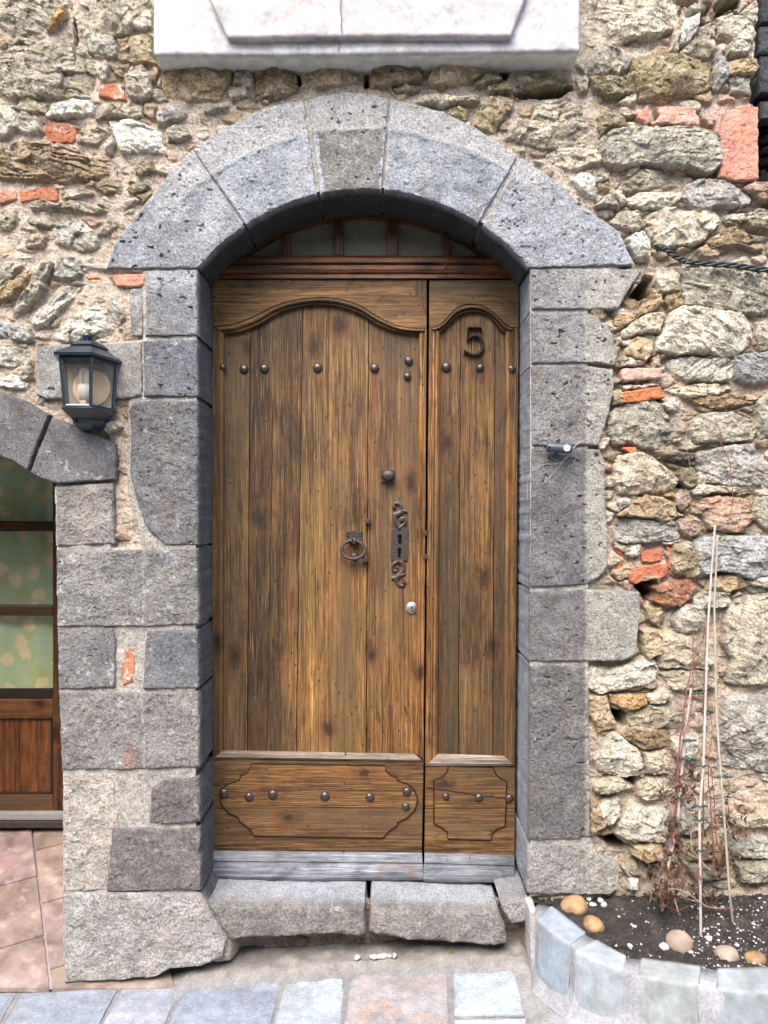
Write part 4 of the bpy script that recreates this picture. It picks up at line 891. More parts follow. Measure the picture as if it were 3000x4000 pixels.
scroll('scroll', [(950,1080),(1005,1110),(1022,1170),(1000,1230),(950,1280),(900,1310),(838,1325)], [44,52,52,64,80,58,24])
scroll('scroll', [(940,1085),(880,1110),(858,1170),(880,1215),(925,1215),(935,1175),(905,1165)], [44,44,36,34,34,32,30])
scroll('scroll', [(1055,1265),(1000,1270),(940,1300),(915,1350),(945,1410),(1000,1430),(1040,1395),(1020,1350)], [20,40,56,50,44,40,36,34])
for a, b in ((890,300),(995,490),(958,600),(940,1085),(1020,1385)):
    q = lk([(a, b)])[0]; lathe('rivet', dome(.0066, .009, 4), P(q[0], q[1], DD+.011), M_IRON, lp, 'Y', 10)
cyl = lathe('cylinder_lock', [(.0225, -.003), (.0235, .003), (.021, .006), (.012, .0062), (.0115, .010), (.009, .0105), (.001, .0107)], P(1608, 2374, DD+.018), M_STEEL, door, 'Y', 28)
prism('keyhole', [(1605.5,2368),(1610.5,2368),(1611,2374),(1609.5,2382),(1606.5,2382),(1605,2374)], DD+.0055, DD+.009, M_BLACK, cyl)
for a, b, s in ((1437,2035,11),(1425,2184,11),(1658,2083,10),(1662,2176,10)):
    prism('square_nut', [(a-s,b-s),(a+s-1,b-s+1),(a+s,b+s-1),(a-s+1,b+s)], DD-.008, DD+.020, M_IRON, door, .002)
# narrow leaf
leaf = thing('narrow_door_leaf', 'narrow fixed door leaf of weathered planks carrying a metal house number 5', 'door', (P(1840, 3430, DD).x, DD, P(1840, 3430, DD).z))
nu = smooth_path([(1680,1276),(1695,1276),(1724,1263),(1753,1231),(1782,1203),(1815,1190),(1847,1187),(1883,1193),(1916,1210),(1945,1234),(1970,1260),(1995,1276),(2010,1278)], 4)
nl = smooth_path([(1708,1304),(1719,1300),(1746,1279),(1775,1249),(1807,1228),(1840,1220),(1880,1222),(1912,1239),(1938,1267),(1955,1290),(1974,1302),(1978,1304)], 4)
nl = [tuple(t) for t in resample(nl, len(nu))]
panel('plank_panel', [(1708, 1700), (1800, 1790), (1934, 1924), (1985, 1976)], 1205, 2975, DD+.019, DD+.045, leaf, M_WV, [T4, T1, T2])
set_col(prism('top_rail', [(1677,1094),(2026,1094),(2026,1278)]+nu[::-1]+[(1677,1276)], DD, DD+.04, M_WH, leaf), (.9, .9, .86))
moulding('arched_moulding', nu, nl, OGEE, M_WH, leaf, (.8, .78, .72))
set_col(prism('meeting_stile', [(1677,1278),(1693,1278),(1680,2985),(1661,2990)], DD-.002, DD+.04, M_WV, leaf, .003), (1.35, 1.25, 1.1))
moulding('side_moulding', [(1693,1278),(1680,2980)], [(1720,1304),(1710,2946)], BEVL, M_WV, leaf, (1.3, 1.2, 1.05))  # both side mouldings tinted brighter, painted as if catching light
set_col(prism('side_stile', [(2000,1280),(2026,1280),(2012,2990),(1989,2984)], DD, DD+.04, M_WV, leaf, .002), (1.0, .95, .92))
moulding('side_moulding', [(2001,1280),(1990,2984)], [(1974,1304),(1968,2952)], BEVL, M_WV, leaf, (1.5, 1.42, 1.35))
moulding('lower_moulding', [(1661,2992),(2012,2992)], [(1712,2944),(1968,2952)], [(0, -.012), (0, .006), (.2, .013), (.55, .012), (.8, .006), (1, -.006), (1, -.026)], M_BLEACH, leaf)
set_col(prism('lower_panel', [(1662,2994),(2012,2994),(2011,3156.5),(1661,3156.5)], DD, DD+.04, M_WH, leaf, .0015), (1.05, 1.0, .92))
set_col(prism('lower_panel', [(1661,3159.5),(2011,3159.5),(2010,3344),(1658,3332)], DD+.001, DD+.04, M_WH, leaf, .0015), (1.0, .94, .92))
prism('crack', [(1664,3075),(1720,3082),(1800,3094),(1860,3104),(1940,3112),(2010,3118),(2010,3121),(1940,3116),(1860,3108),(1800,3099),(1720,3086),(1664,3078)], DD-.0042, DD+.002, M_DKLINE, leaf)
field([(1222,242),(1215,270),(1185,300),(1150,312),(1150,525),(1190,545),(1215,565),(1220,600),(1430,606),(1435,575),(1460,550),(1500,538),(1508,320),(1470,300),(1450,275),(1440,250)], 3158, leaf, (1.05, 1.0, .92), (1.0, .94, .92))
weatherboard('weatherboard', 1659, 2010, 2006, 1653, leaf)
for x, y, r in ((964,793,18),(1037,794,15),(1105,797,16),(963,1720,14),(1034,1723,16),(1100,1724,16)):
    stud(x*dsp, y*dsp, r, leaf)
n5 = lambda L: [(1500+a*.3617, 1050+b*.3617) for a, b in L]
num = stroke('house_number', n5([(906,632),(980,634),(1036,635),(1052,646),(1056,668)]), [8,8,8,6,2], DD+.002, DD+.021, M_BRASS, leaf)
pth = smooth_path([(900,775),(935,738),(985,722),(1035,745),(1064,800),(1064,860),(1030,912),(970,928),(915,912),(880,885)], 5)
stroke('bowl', n5(pth), list(np.interp(np.linspace(0, 1, len(pth)), [0,.12,.3,.5,.65,.85,1], [4.5,7,9.5,15,14,9,5])), DD+.002, DD+.021, M_BRASS, num)
stroke('stem', n5([(913,632),(908,690),(902,772)]), [8,8,6], DD+.002, DD+.021, M_BRASS, num)
stroke('serif', n5([(872,868),(872,900),(868,928)]), [3,8,2.5], DD+.002, DD+.021, M_BRASS, num)
# threshold shadow space and the dark hall behind the gaps
hb = prism('hall_backing', [(760,700),(2090,700),(2090,3500),(760,3500)], .30, .34, M_BLACK, wall)
# ------------------------------------------------------------------ transom light over the door
tr = thing('transom_window', 'arched transom window with five small dark panes above the plank door', 'window', (P(1420, 1090, DD).x, DD, P(1420, 1090, DD).z))
def rail(name, pr, x0, x1, parent, mat, ymul=1):
    v = []; q = []
    for x in (x0, x1):
        for py, h in pr: v.append(tuple(P(x, py, DD-h)))
    m = len(pr)
    for k in range(m-1): q.append((k, m+k, m+k+1, k+1))
    o = mesh_np(name, np.array(v), np.array(q), mat, parent, smooth=False); return o
rail('transom_rail', [(998, -.03), (998, .010), (1008, .022), (1024, .026), (1029, .018), (1033, .012), (1037, .020), (1050, .022), (1064, .016), (1070, .008), (1074, .010), (1086, .012), (1089, .004), (1089, -.03)], 800, 2045, tr, M_VAR)
AY = DD+.012
def arcd(r, x0, x1, n=20): return [(x, 1640-math.sqrt(r*r-(x-1424)**2)) for x in np.linspace(x0, x1, n)]
fr_o = arcd(815, 830, 2018, 26); fr_i = arcd(787, 860, 1990, 26)
bm = bmesh.new()
for a, b, c, d in zip(fr_o[:-1], fr_o[1:], fr_i[1:], fr_i[:-1]):
    f = [bm.verts.new(P(*t, AY)) for t in (a, b, c, d)]; bk = [bm.verts.new((v.co.x, AY+.04, v.co.z)) for v in f]
    bm.faces.new(f); bm.faces.new(bk[::-1])
    for i in range(4): bm.faces.new((f[i], bk[i], bk[(i+1) % 4], f[(i+1) % 4]))
from_bm('arched_frame', bm, M_VAR, tr)
M_DGL = mat_plain('dusty_dark_glass', (.15, .14, .11), .4, 0, .25, 30, .05, .0003, .25)
MUL = [(1104,1132),(1304,1342),(1512,1554),(1728,1756)]
for a, b in MUL: prism('mullion', [(a, 1640-math.sqrt(790**2-(a-1424)**2)), (b, 1640-math.sqrt(790**2-(b-1424)**2)), (b, 999), (a, 999)], DD+.004, DD+.045, M_VARV, tr, .004)
ed = [870]+[t for m in MUL for t in m]+[1980]
for i in range(0, len(ed), 2):
    a, b = ed[i], ed[i+1]; top = arcd(792, a, b, 8)
    prism('pane', top+[(b, 998), (a, 998)], DD+.034, DD+.040, M_DGL, tr)
bm = bmesh.new(); tube_bm(bm, [P(1742, 1028, DD-.024), P(1742, 1030, DD-.038), P(1740, 1046, DD-.044), P(1734, 1056, DD-.038)], .0035, 8); from_bm('hook', bm, M_IRON, tr, True)
# ------------------------------------------------------------------ plaster ledge above
led = thing('plaster_ledge', 'thick white rendered ledge with a raised panel at the top edge, above the arch', 'ledge', (P(1430, 212, 0).x, -.1, P(1430, 212, 0).z))
WR = (.52, .505, .505)
block('slab', [(597,-700),(2266,-700),(2265,200),(1800,204),(1300,213),(800,214),(600,213)], .115, .02, M_RENDER, led, WR, corners=[0,1,2,6], bev=7, rnd=.006, rough=.45, pits=0, step=9, wob=1.5, sidecol=(.66,.66,.62), lime=0)
block('raised_panel', [(780,-700),(2080,-700),(2062,-30),(2030,50),(1995,140),(1500,141),(1100,144),(890,148),(862,90),(830,20),(800,-60)], .145, -.112, M_RENDER, led, (.47,.445,.445), corners=[0,1,4,7], bev=8, rnd=.006, rough=.5, pits=0, step=9, wob=2)
def crackline(name, pts, parent, wd=2.2): return stroke(name, pts, wd, -.1463, -.10, M_DKLINE, parent)
M_CRK = mat_plain('plaster_crack', (.25, .22, .20), .9, 0, .2, 50, .1, .0005, .1)
stroke('crack', [(1331,-20),(1329,30),(1335,70),(1331,100),(1338,128)], 2.0, -.1485, -.13, M_CRK, led)
stroke('crack', [(1327,146),(1325,170),(1321,200)], 2.2, -.1185, -.10, M_CRK, led)
# ------------------------------------------------------------------ wall lantern
LX = 365; lc = P(LX, 1500, 0)
lan = thing('wall_lantern', 'dark green half-hexagon wall lantern with a bulb inside, mounted left of the door arch', 'lantern', (lc.x, 0, lc.z))
WY0 = -.026                                 # face of the stone it is fixed to
def hexr(w, f, d, z):                       # half hexagon: width at the wall, front width, projection
    return [Vector((lc.x-w/2, WY0, z)), Vector((lc.x-f/2, WY0-d, z)), Vector((lc.x+f/2, WY0-d, z)), Vector((lc.x+w/2, WY0, z))]
def zpx(py): return CAMZ-(py-2000)*(CAMD-.09)/F
def loft(name, secs, mat, parent, cap=True):
    bm = bmesh.new(); rs_ = [[bm.verts.new(p) for p in hexr(*s)] for s in secs]
    for a, b in zip(rs_[:-1], rs_[1:]):
        for i in range(4): bm.faces.new((a[i], a[(i+1) % 4], b[(i+1) % 4], b[i]))
    if cap: bm.faces.new(rs_[0]); bm.faces.new(rs_[-1][::-1])
    return from_bm(name, bm, mat, parent)
rf = loft('roof', [(0.222,0.128,.168,zpx(1408)), (0.224,0.130,.170,zpx(1398)), (0.193,0.111,.146,zpx(1386)), (0.155,0.088,.118,zpx(1370)), (0.122,0.070,.094,zpx(1356)), (0.120,0.068,.092,zpx(1354)), (0.126,0.072,.097,zpx(1352)), (0.126,0.072,.097,zpx(1349)), (0.111,0.064,.085,zpx(1346)),
      (0.103,0.059,.079,zpx(1338)), (0.086,0.050,.067,zpx(1330)), (0.062,0.036,.048,zpx(1325)), (0.038,0.021,.030,zpx(1323))], M_LANT, lan)
lathe('finial', [(.015, 0), (.015, .010), (.0215, .013), (.0205, .021), (.014, .028), (.004, .031)], (lc.x, WY0-.030, zpx(1324)), M_LANT, rf, 'Z', 18)
ZT, ZB = zpx(1412), zpx(1596)
TOPW, BOTW = (.188, .105, .142), (.162, .090, .122)
def lan_pt(u, t): # u 0..3 along the three faces, t 0 top 1 bottom
    a = hexr(*TOPW, ZT); b = hexr(*BOTW, ZB); i = min(int(u), 2); f = u-i
    return (a[i].lerp(a[i+1], f)).lerp(b[i].lerp(b[i+1], f), t)
fb = bmesh.new()
for u in (0.03, 1, 2, 2.97): tube_bm(fb, [lan_pt(u, 0), lan_pt(u, 1)], .0068, 6)
for t in (.012, .985): tube_bm(fb, [lan_pt(u, t) for u in (0, 1, 2, 3)], .0062, 6)
from_bm('frame', fb, M_LANT, lan)
m, N, L, B = nt('lantern_glass'); tb = N.new('ShaderNodeBsdfTransparent'); tb.inputs[0].default_value = (.97, .96, .93, 1); gl = N.new('ShaderNodeBsdfGlossy'); gl.inputs['Roughness'].default_value = .06
df = N.new('ShaderNodeBsdfDiffuse'); df.inputs[0].default_value = (.34, .31, .28, 1)
mx0 = N.new('ShaderNodeMixShader'); mx0.inputs[0].default_value = .05; L.new(tb.outputs[0], mx0.inputs[1]); L.new(df.outputs[0], mx0.inputs[2])
mx = N.new('ShaderNodeMixShader'); mx.inputs[0].default_value = .035; L.new(mx0.outputs[0], mx.inputs[1]); L.new(gl.outputs[0], mx.inputs[2]); L.new(mx.outputs[0], N['Material Output'].inputs[0]); M_LGL = m
for i in range(3):
    g0 = [lan_pt(i+.03, .02), lan_pt(i+.97, .02), lan_pt(i+.97, .98), lan_pt(i+.03, .98)]
    nrm = (g0[1]-g0[0]).cross(g0[3]-g0[0]).normalized()*.0015
    bm = bmesh.new(); a = [bm.verts.new(p+nrm) for p in g0]; b = [bm.verts.new(p-nrm) for p in g0]; bm.faces.new(a); bm.faces.new(b[::-1])
    for k in range(4): bm.faces.new((a[k], b[k], b[(k+1) % 4], a[(k+1) % 4]))
    from_bm('glass_pane', bm, M_LGL, lan)
loft('base', [(.180,.101,.128,zpx(1597)), (.190,.107,.135,zpx(1602)), (.186,.104,.132,zpx(1606)), (.150,.084,.106,zpx(1624)), (.122,.068,.086,zpx(1637)), (.124,.070,.088,zpx(1639)), (.120,.067,.085,zpx(1641)), (.114,.063,.080,zpx(1655)), (.092,.050,.062,zpx(1668)), (.060,.032,.040,zpx(1676))], M_LANT, lan)
M_DARKIN = mat_plain('lantern_lining', (.30, .27, .25), .7, 0, .2, 40, .1, .0004)
loft('back_plate', [(.196,.18,.004,ZT), (.170,.155,.004,ZB)], M_DARKIN, lan)
M_REFL = mat_plain('cream_reflector', (.93, .66, .43), .5, 0, .05, 20, .05, .0003)
zr = (ZT+ZB)/2-.002
lathe('reflector', [(.066, 0), (.068, .004), (.062, .006), (.03, .0045), (.002, .004)], (lc.x+.006, WY0-.004, zr), M_REFL, lan, 'Y', 32)
M_CFL = mat_plain('white_bulb', (.80, .78, .74), .35, 0, .04, 20, .02, .0002)
bx, by = lc.x+.002, WY0-.062
bl = lathe('bulb_base', [(.019, -.030), (.021, -.010), (.024, -.006), (.0245, .022), (.020, .027)], (bx, by, zr-.022), M_CFL, lan, 'Z', 18)
for dx, dy in ((-.010, -.008), (.0, .011), (.010, -.008)):
    tube('bulb_tube', [(bx+dx, by+dy, zr), (bx+dx, by+dy, zr+.05), (bx+dx*.6, by+dy*.6, zr+.058), (bx, by, zr+.058)], .0065, M_CFL, bl, 8)
lathe('socket', [(.016, 0), (.017, .034), (.015, .036)], (bx, by, ZB+.004), M_DARKIN, lan, 'Z', 16)
lab = mat_plain('paper_tag', (.62, .50, .36), .7, 0, .08, 30, .05, .0003)
bm = bmesh.new(); pr_ = [[bm.verts.new((bx+.0178*math.sin(a), by-.0178*math.cos(a), ZB+.010+.024*k)) for a in np.linspace(-1.1, .6, 8)] for k in (0, 1)]
for i in range(7): bm.faces.new((pr_[0][i], pr_[0][i+1], pr_[1][i+1], pr_[1][i]))
from_bm('paper_tag', bm, lab, lan)
q = lan_pt(1.3, 1); lathe('screw_hole', [(.0048, 0), (.0048, .002)], (q.x, WY0-.083, zpx(1646)), M_BLACK, lan, 'Y', 12)
# ------------------------------------------------------------------ neighbouring glazed door, curtain and tiled recess
GY = .90
KG = (CAMD+GY)/F
def gp(name, poly, y0, y1, mat, bev=.004): return prism(name, poly, y0, y1, mat, gd, bev)
gd = thing('glazed_door', 'brown varnished half-glazed door with patterned curtain seen at the left edge', 'door', (P(0, 3228, GY).x, GY, P(0, 3228, GY).z))
M_GD = mat_wood('brown_varnish', 'X', base=(.115, .043, .014), dark=(.04, .014, .006), worn=(.19, .085, .03), rough=.38, attrcol=False, gs=.8)
M_GDV = mat_wood('brown_varnish_upright', 'Z', base=(.125, .050, .015), dark=(.045, .016, .007), worn=(.20, .09, .03), rough=.38, attrcol=False, gs=.8)
gp('side_stile', [(206,1500),(330,1500),(330,3172),(206,3172)], GY-.012, GY+.03, M_GDV)
gp('side_stile', [(-860,1500),(-740,1500),(-740,3172),(-860,3172)], GY-.012, GY+.03, M_GDV)
gp('glazing_bar', [(-740,2036),(206,2036),(206,2076),(-740,2076)], GY-.010, GY+.025, M_GD, .008)
gp('glazing_bar', [(-740,2364),(206,2364),(206,2406),(-740,2406)], GY-.010, GY+.025, M_GD, .008)
gp('glazing_bar', [(-740,1500),(206,1500),(206,1560),(-740,1560)], GY-.010, GY+.025, M_GD, .008)
gp('sill_bead', [(-740,2692),(206,2692),(206,2730),(-740,2730)], GY-.004, GY+.02, M_DKLINE, .004)
gp('lock_rail', [(-740,2731),(206,2731),(206,2806),(-740,2806)], GY-.014, GY+.03, M_GD)
gp('lower_panel', [(-740,2800),(206,2800),(206,3106),(-740,3106)], GY+.008, GY+.03, M_GDV)
gp('panel_bead', [(196,2807),(206,2807),(206,3100),(196,3100)], GY-.004, GY+.012, M_DKLINE, .003)
gp('panel_bead', [(-740,3096),(196,3096),(196,3104),(-740,3104)], GY-.004, GY+.012, M_DKLINE, .003)
gp('bottom_rail', [(-740,3105),(206,3105),(206,3172),(-740,3172)], GY-.012, GY+.03, M_GD)
M_GWB = mat_plain('grey_weatherboard', (.20, .195, .185), .7, 0, .2, 30, .3, .001)
gp('weatherboard', [(-860,3172),(330,3172),(330,3206),(-860,3206)], GY-.030, GY+.03, M_GWB, .01)
gp('sill_strip', [(-860,3207),(330,3207),(330,3236),(-860,3236)], GY-.026, GY+.03, M_IRON, .006)
m, N, L, B = nt('door_glass'); tb = N.new('ShaderNodeBsdfTransparent'); tb.inputs[0].default_value = (.96, .98, .97, 1); gl = N.new('ShaderNodeBsdfGlossy'); gl.inputs['Roughness'].default_value = .03
mx = N.new('ShaderNodeMixShader'); mx.inputs[0].default_value = .07; L.new(tb.outputs[0], mx.inputs[1]); L.new(gl.outputs[0], mx.inputs[2]); L.new(mx.outputs[0], N['Material Output'].inputs[0]); M_DG = m
for a, b in ((1560, 2036), (2076, 2364), (2406, 2692)): gp('glass_pane', [(-740,a),(206,a),(206,b),(-740,b)], GY+.006, GY+.010, M_DG, 0)
# curtain: folds are geometry, flowers are cloth pattern
m, N, L, B = nt('curtain_cloth'); p = pos(N, L, (1, .02, 1)); vo = N.new('ShaderNodeTexVoronoi'); vo.voronoi_dimensions = '2D'; vo.inputs['Scale'].default_value = 8.5
g_ = N.new('ShaderNodeNewGeometry'); sp_ = N.new('ShaderNodeSeparateXYZ'); cb_ = N.new('ShaderNodeCombineXYZ'); L.new(g_.outputs['Position'], sp_.inputs[0]); L.new(sp_.outputs[0], cb_.inputs[0]); L.new(sp_.outputs[2], cb_.inputs[1]); L.new(cb_.outputs[0], vo.inputs['Vector'])
nn_ = noise(N, L, p, 34, 3, .6); ad = N.new('ShaderNodeMath'); ad.operation = 'MULTIPLY_ADD'; ad.inputs[1].default_value = .75; L.new(nn_, ad.inputs[0]); L.new(vo.outputs['Distance'], ad.inputs[2])
fl = ramp(N, L, ad.outputs[0], [(.58, 1.0), (.66, 0.0)])
c = mixc(N, L, ramp(N, L, noise(N, L, p, 5, 4, .6), [(.35, 0), (.65, 1)]), (.46, .46, .19), (.50, .62, .42)); wv = N.new('ShaderNodeTexWave'); wv.inputs['Scale'].default_value = 60; wv.inputs['Distortion'].default_value = 2; L.new(p, wv.inputs['Vector'])
c = mixc(N, L, .25, c, ramp(N, L, wv.outputs['Fac'], [(0, .6), (1, 1.2)]), 'MULTIPLY'); c = mixc(N, L, fl, c, (.80, .60, .32)); L.new(c, B.inputs['Base Color']); B.inputs['Roughness'].default_value = .9
vx, vz = np.meshgrid(np.linspace(P(-760, 0, GY+.06).x, P(240, 0, GY+.06).x, 160), np.linspace(P(0, 1480, GY+.06).z, P(0, 2720, GY+.06).z, 24))
vy = GY+.075+.012*np.sin(vx*38+.6*np.sin(vx*9))
I = np.arange(vx.size).reshape(vx.shape)
cu = mesh_np('curtain', np.stack([vx, vy, vz], -1).reshape(-1, 3), np.stack([I[:-1, :-1], I[1:, :-1], I[1:, 1:], I[:-1, 1:]], -1).reshape(-1, 4), m)
tag(cu, 'green curtain with beige flowers hanging behind the panes of the glazed door', 'curtain')
# tiled floor
m, N, L, B = nt('terracotta_tiles'); a_ = attr(N); p = pos(N, L)
c = mixc(N, L, 1.0, a_, ramp(N, L, noise(N, L, p, 7, 6, .62, .8), [(.32, .55), (.68, 1.3)]), 'MULTIPLY'); c = mixc(N, L, ramp(N, L, noise(N, L, p, 14, 4, .6), [(.55, 0), (.75, .5)]), c, (.52, .46, .42)); L.new(c, B.inputs['Base Color']); B.inputs['Roughness'].default_value = .55
bump(N, L, B, noise(N, L, p, 60, 4, .6), .2, .001)
def floor_z(y): return .004+.185*max(0, min(1, (y+.06)/.96))
bm = bmesh.new(); lay = bm.verts.layers.float_color.new('Col')
ang = R(27); TW = .40; rr = random.Random(3)
O = PG(160, 3535, .09)
tiles = []
for i in range(-9, 10):
    for j in range(-9, 10):
        sh = .5*(i % 2)
        cs_ = []
        for du, dv in ((0, 0), (1, 0), (1, 1), (0, 1)):
            u = (i+du)*TW+(.005 if du == 0 else -.005); v_ = (j+dv+sh)*TW+(.005 if dv == 0 else -.005)
            x = O.x+u*math.cos(ang)-v_*math.sin(ang); y = O.y+u*math.sin(ang)+v_*math.cos(ang); cs_.append((x, y))
        if max(c_[1] for c_ in cs_) < -.05 or min(c_[1] for c_ in cs_) > .95 or min(c_[0] for c_ in cs_) > -1.1 or max(c_[0] for c_ in cs_) < -2.3: continue
        tiles.append(cs_)
def clip_y(pl, yv, sgn):
    out = []
    for k in range(len(pl)):
        a, b = pl[k], pl[(k+1) % len(pl)]; ia = sgn*(a[1]-yv) >= 0; ib = sgn*(b[1]-yv) >= 0
        if ia: out.append(a)
        if ia != ib: t = (yv-a[1])/(b[1]-a[1]); out.append((a[0]+(b[0]-a[0])*t, yv))
    return out
for cs_ in tiles:
    pl = clip_y(clip_y(cs_, -.05, 1), .94, -1)
    if len(pl) < 3: continue
    t_ = rr.uniform(-.02, .02); col = (.24+t_, .175+t_*.9+rr.uniform(-.008, .008), 1*.152+t_*.8+rr.uniform(-.01, .01))
    f = [bm.verts.new((x, y, floor_z(y)+.004)) for x, y in pl]; b = [bm.verts.new((x, y, floor_z(y)-.01)) for x, y in pl]
    for v in f+b: v[lay] = (*col, 1)
    bm.faces.new(f)
    for k in range(len(f)): bm.faces.new((f[k], b[k], b[(k+1) % len(f)], f[(k+1) % len(f)]))
tl = from_bm('floor', bm, m); tag(tl, kind='structure')
# recess shell behind the neighbouring arch
bm = bmesh.new()
def quad(a, b, c, d): bm.faces.new([bm.verts.new(t) for t in (a, b, c, d)])
xr, xl = P(236, 0, 0).x-.004, -2.45
M_GROUT = mat_plain('grout', (.27, .25, .235), .9, 0, .2, 40, .3, .001)
M_PLAS = mat_plain('recess_plaster', (.42, .38, .33), .9, 0, .15, 20, .3, .002)
quad((xr+.09, .30, -.05), (xr+.09, .99, -.05), (xr+.09, .99, 2.6), (xr+.09, .30, 2.6)); quad((xl, 0, -.05), (xl, .99, -.05), (xl, .99, 2.6), (xl, 0, 2.6))
quad((xl, .30, 2.45), (xr+.1, .30, 2.45), (xr+.1, .99, 2.45), (xl, .99, 2.45)); quad((xl, .99, -.05), (xr+.1, .99, -.05), (xr+.1, .99, 2.6), (xl, .99, 2.6))
from_bm('recess_plaster', bm, M_PLAS, wall)
bm = bmesh.new(); quad((xl, -.05, floor_z(-.05)-.001), (xr+.12, -.05, floor_z(-.05)-.001), (xr+.12, .98, floor_z(.98)-.001), (xl, .98, floor_z(.98)-.001))
tag(from_bm('floor_bed', bm, M_GROUT), kind='structure')
# ------------------------------------------------------------------ ground
GXP = [-6, -1.6, -.84, -.6, -.09, .47, .70, 1.2, 2.5, 8]; GZP = [-.05, -.012, 0, .008, .05, .072, .112, .125, .15, .2]
def gz(x): return np.interp(x, GXP, GZP)
ax = np.unique(np.r_[np.linspace(-60, -4, 15), np.linspace(-4, -1.6, 25), np.arange(-1.6, 1.7, .008), np.linspace(1.7, 4, 24), np.linspace(4, 60, 15)])
ay = np.unique(np.r_[np.linspace(-60, -3, 16), np.linspace(-3, -1, 30), np.arange(-1, .22, .008)])
AX, AY_ = np.meshgrid(ax, ay)
bed = np.exp(-np.clip(-(AY_+.015), 0, 9)/.032)*sstep(-.80, -.66, AX)*(1-sstep(.50, .56, AX))
near = sstep(-1.3, -.8, AY_)*(np.abs(AX) < 2)
AZ = gz(AX)-.002+bed*(.040+.012*fbm(AX*14, AY_*18, 3, 3))+near*(.004*fbm(AX*9, AY_*9, 1, 4)+.0025*fbm(AX*40, AY_*40, 2, 2))
nn_ = fbm(AX*4, AY_*5, 7, 4)[..., None]
gc = np.array((.215, .212, .212))*(1+.35*nn_+.2*fbm(AX*50, AY_*50, 17, 3)[..., None]); kb = np.clip(bed, 0, 1)[..., None]; gc = gc*(1-kb*.8)+kb*.8*np.array((.20, .18, .16))*(1+.3*fbm(AX*30, AY_*30, 8, 3))[..., None]
bl_ = (sstep(.52, .60, AX)*sstep(-.9, -.6, AY_))[..., None]; gc = gc*(1-bl_)+bl_*np.array((.27, .31, .37))*(1+.2*nn_)
I = np.arange(AX.size).reshape(AX.shape)
g = mesh_np('street', np.stack([AX, AY_, AZ], -1).reshape(-1, 3), np.stack([I[:-1, :-1], I[:-1, 1:], I[1:, 1:], I[1:, :-1]], -1).reshape(-1, 4), M_SLAB, None, gc.reshape(-1, 3))
tag(g, kind='structure')
def gpt(px, py):
    z = .05
    for _ in range(6):
        q = PG(px, py, z); z = float(gz(q.x))
    return q.x, q.y
def slab(poly, col, seed, vein=0.0):
    pl = [gpt(*t) for t in poly]
    G = coons(pl, [0, 1, 2, 3], .012); x = G[..., 0]; y = G[..., 1]
    sd = np.abs(poly_sd(pl, x, y)); sd[0] = sd[-1] = 0; sd[:, 0] = sd[:, -1] = 0
    h = gz(x)+.006-.006*(1-np.sqrt(np.clip(1-(1-np.clip(sd/.008, 0, 1))**2, 0, 1)))+.0022*fbm(x*16, y*16, seed, 4)*np.clip(sd/.02, 0, 1)
    n = fbm(x*7+y*3, y*14, seed+1, 4)[..., None]; n2 = fbm(x*45, y*45, seed+8, 3)[..., None]; dirt = (sstep(.1, .55, fbm(x*11, y*11, seed+9, 4))*.35)[..., None]; c = np.array(col)*(.82+.22*n+.16*n2); c = c*(1-dirt)+dirt*np.array((.22, .21, .20)); eg = ((1-np.clip(sd/.02, 0, 1))*.25)[..., None]; c = c*(1-eg)+eg*np.array((.2, .19, .18))
    if vein:
        vn = (vein*sstep(.75, .95, 1-np.abs(vnoise(x*5, y*26+3*fbm(x*6, y*6, seed+4, 3), seed+3))))[..., None]; c = c*(1-vn)+vn*np.array((.36, .26, .21))
    wx = x+.0025*fbm(x*40, y*40, seed+5, 2); wy = y+.0025*fbm(x*40, y*40, seed+6, 2)
    v = np.stack([wx, wy, h], -1).reshape(-1, 3); I = np.arange(x.size).reshape(x.shape)
    q = np.stack([I[:-1, :-1], I[1:, :-1], I[1:, 1:], I[:-1, 1:]], -1).reshape(-1, 4)
    loop = np.r_[I[0, :-1], I[:-1, -1], I[-1, :0:-1], I[:0:-1, 0]]; b = v[loop].copy(); b[:, 2] -= .02; k = len(loop); J = np.arange(len(v), len(v)+k)
    q2 = np.stack([loop, J, np.roll(J, -1), np.roll(loop, -1)], -1)
    mesh_np('paving_slab', np.r_[v, b], np.r_[q, q2], M_SLAB, g, np.clip(np.r_[c.reshape(-1, 3), c.reshape(-1, 3)[loop]], .01, .9))
slab([(-330,3902),(62,3884),(-10,4010),(-470,4020)], (.27,.31,.37), 1)
slab([(80,3884),(462,3858),(380,4012),(5,4012)], (.28,.32,.38), 2, .1)
slab([(478,3856),(708,3848),(636,4012),(394,4012)], (.32,.34,.40), 3, .1)
slab([(724,3844),(1106,3796),(1056,4012),(650,4012)], (.26,.30,.37), 4)
slab([(1122,3790),(1352,3778),(1326,4012),(1068,4012)], (.40,.46,.52), 5, .1)
slab([(1372,3776),(1744,3764),(1752,4012),(1342,4012)], (.35,.33,.34), 6, .7)
slab([(1762,3766),(2000,3762),(2050,3972),(1776,3976)], (.40,.46,.52), 7, .1)
slab([(1776,3986),(2052,3982),(2090,4180),(1790,4180)], (.52,.56,.60), 8)
for k, (a, b) in enumerate(((-480,-10),(5,380),(394,636),(650,1056),(1068,1326),(1342,1752))):
    slab([(a-6,4026),(b,4026),(b-10,4300),(a-30,4300)], [(.42,.43,.45),(.45,.43,.42),(.40,.43,.48),(.50,.52,.54)][k % 4], 20+k, .2)
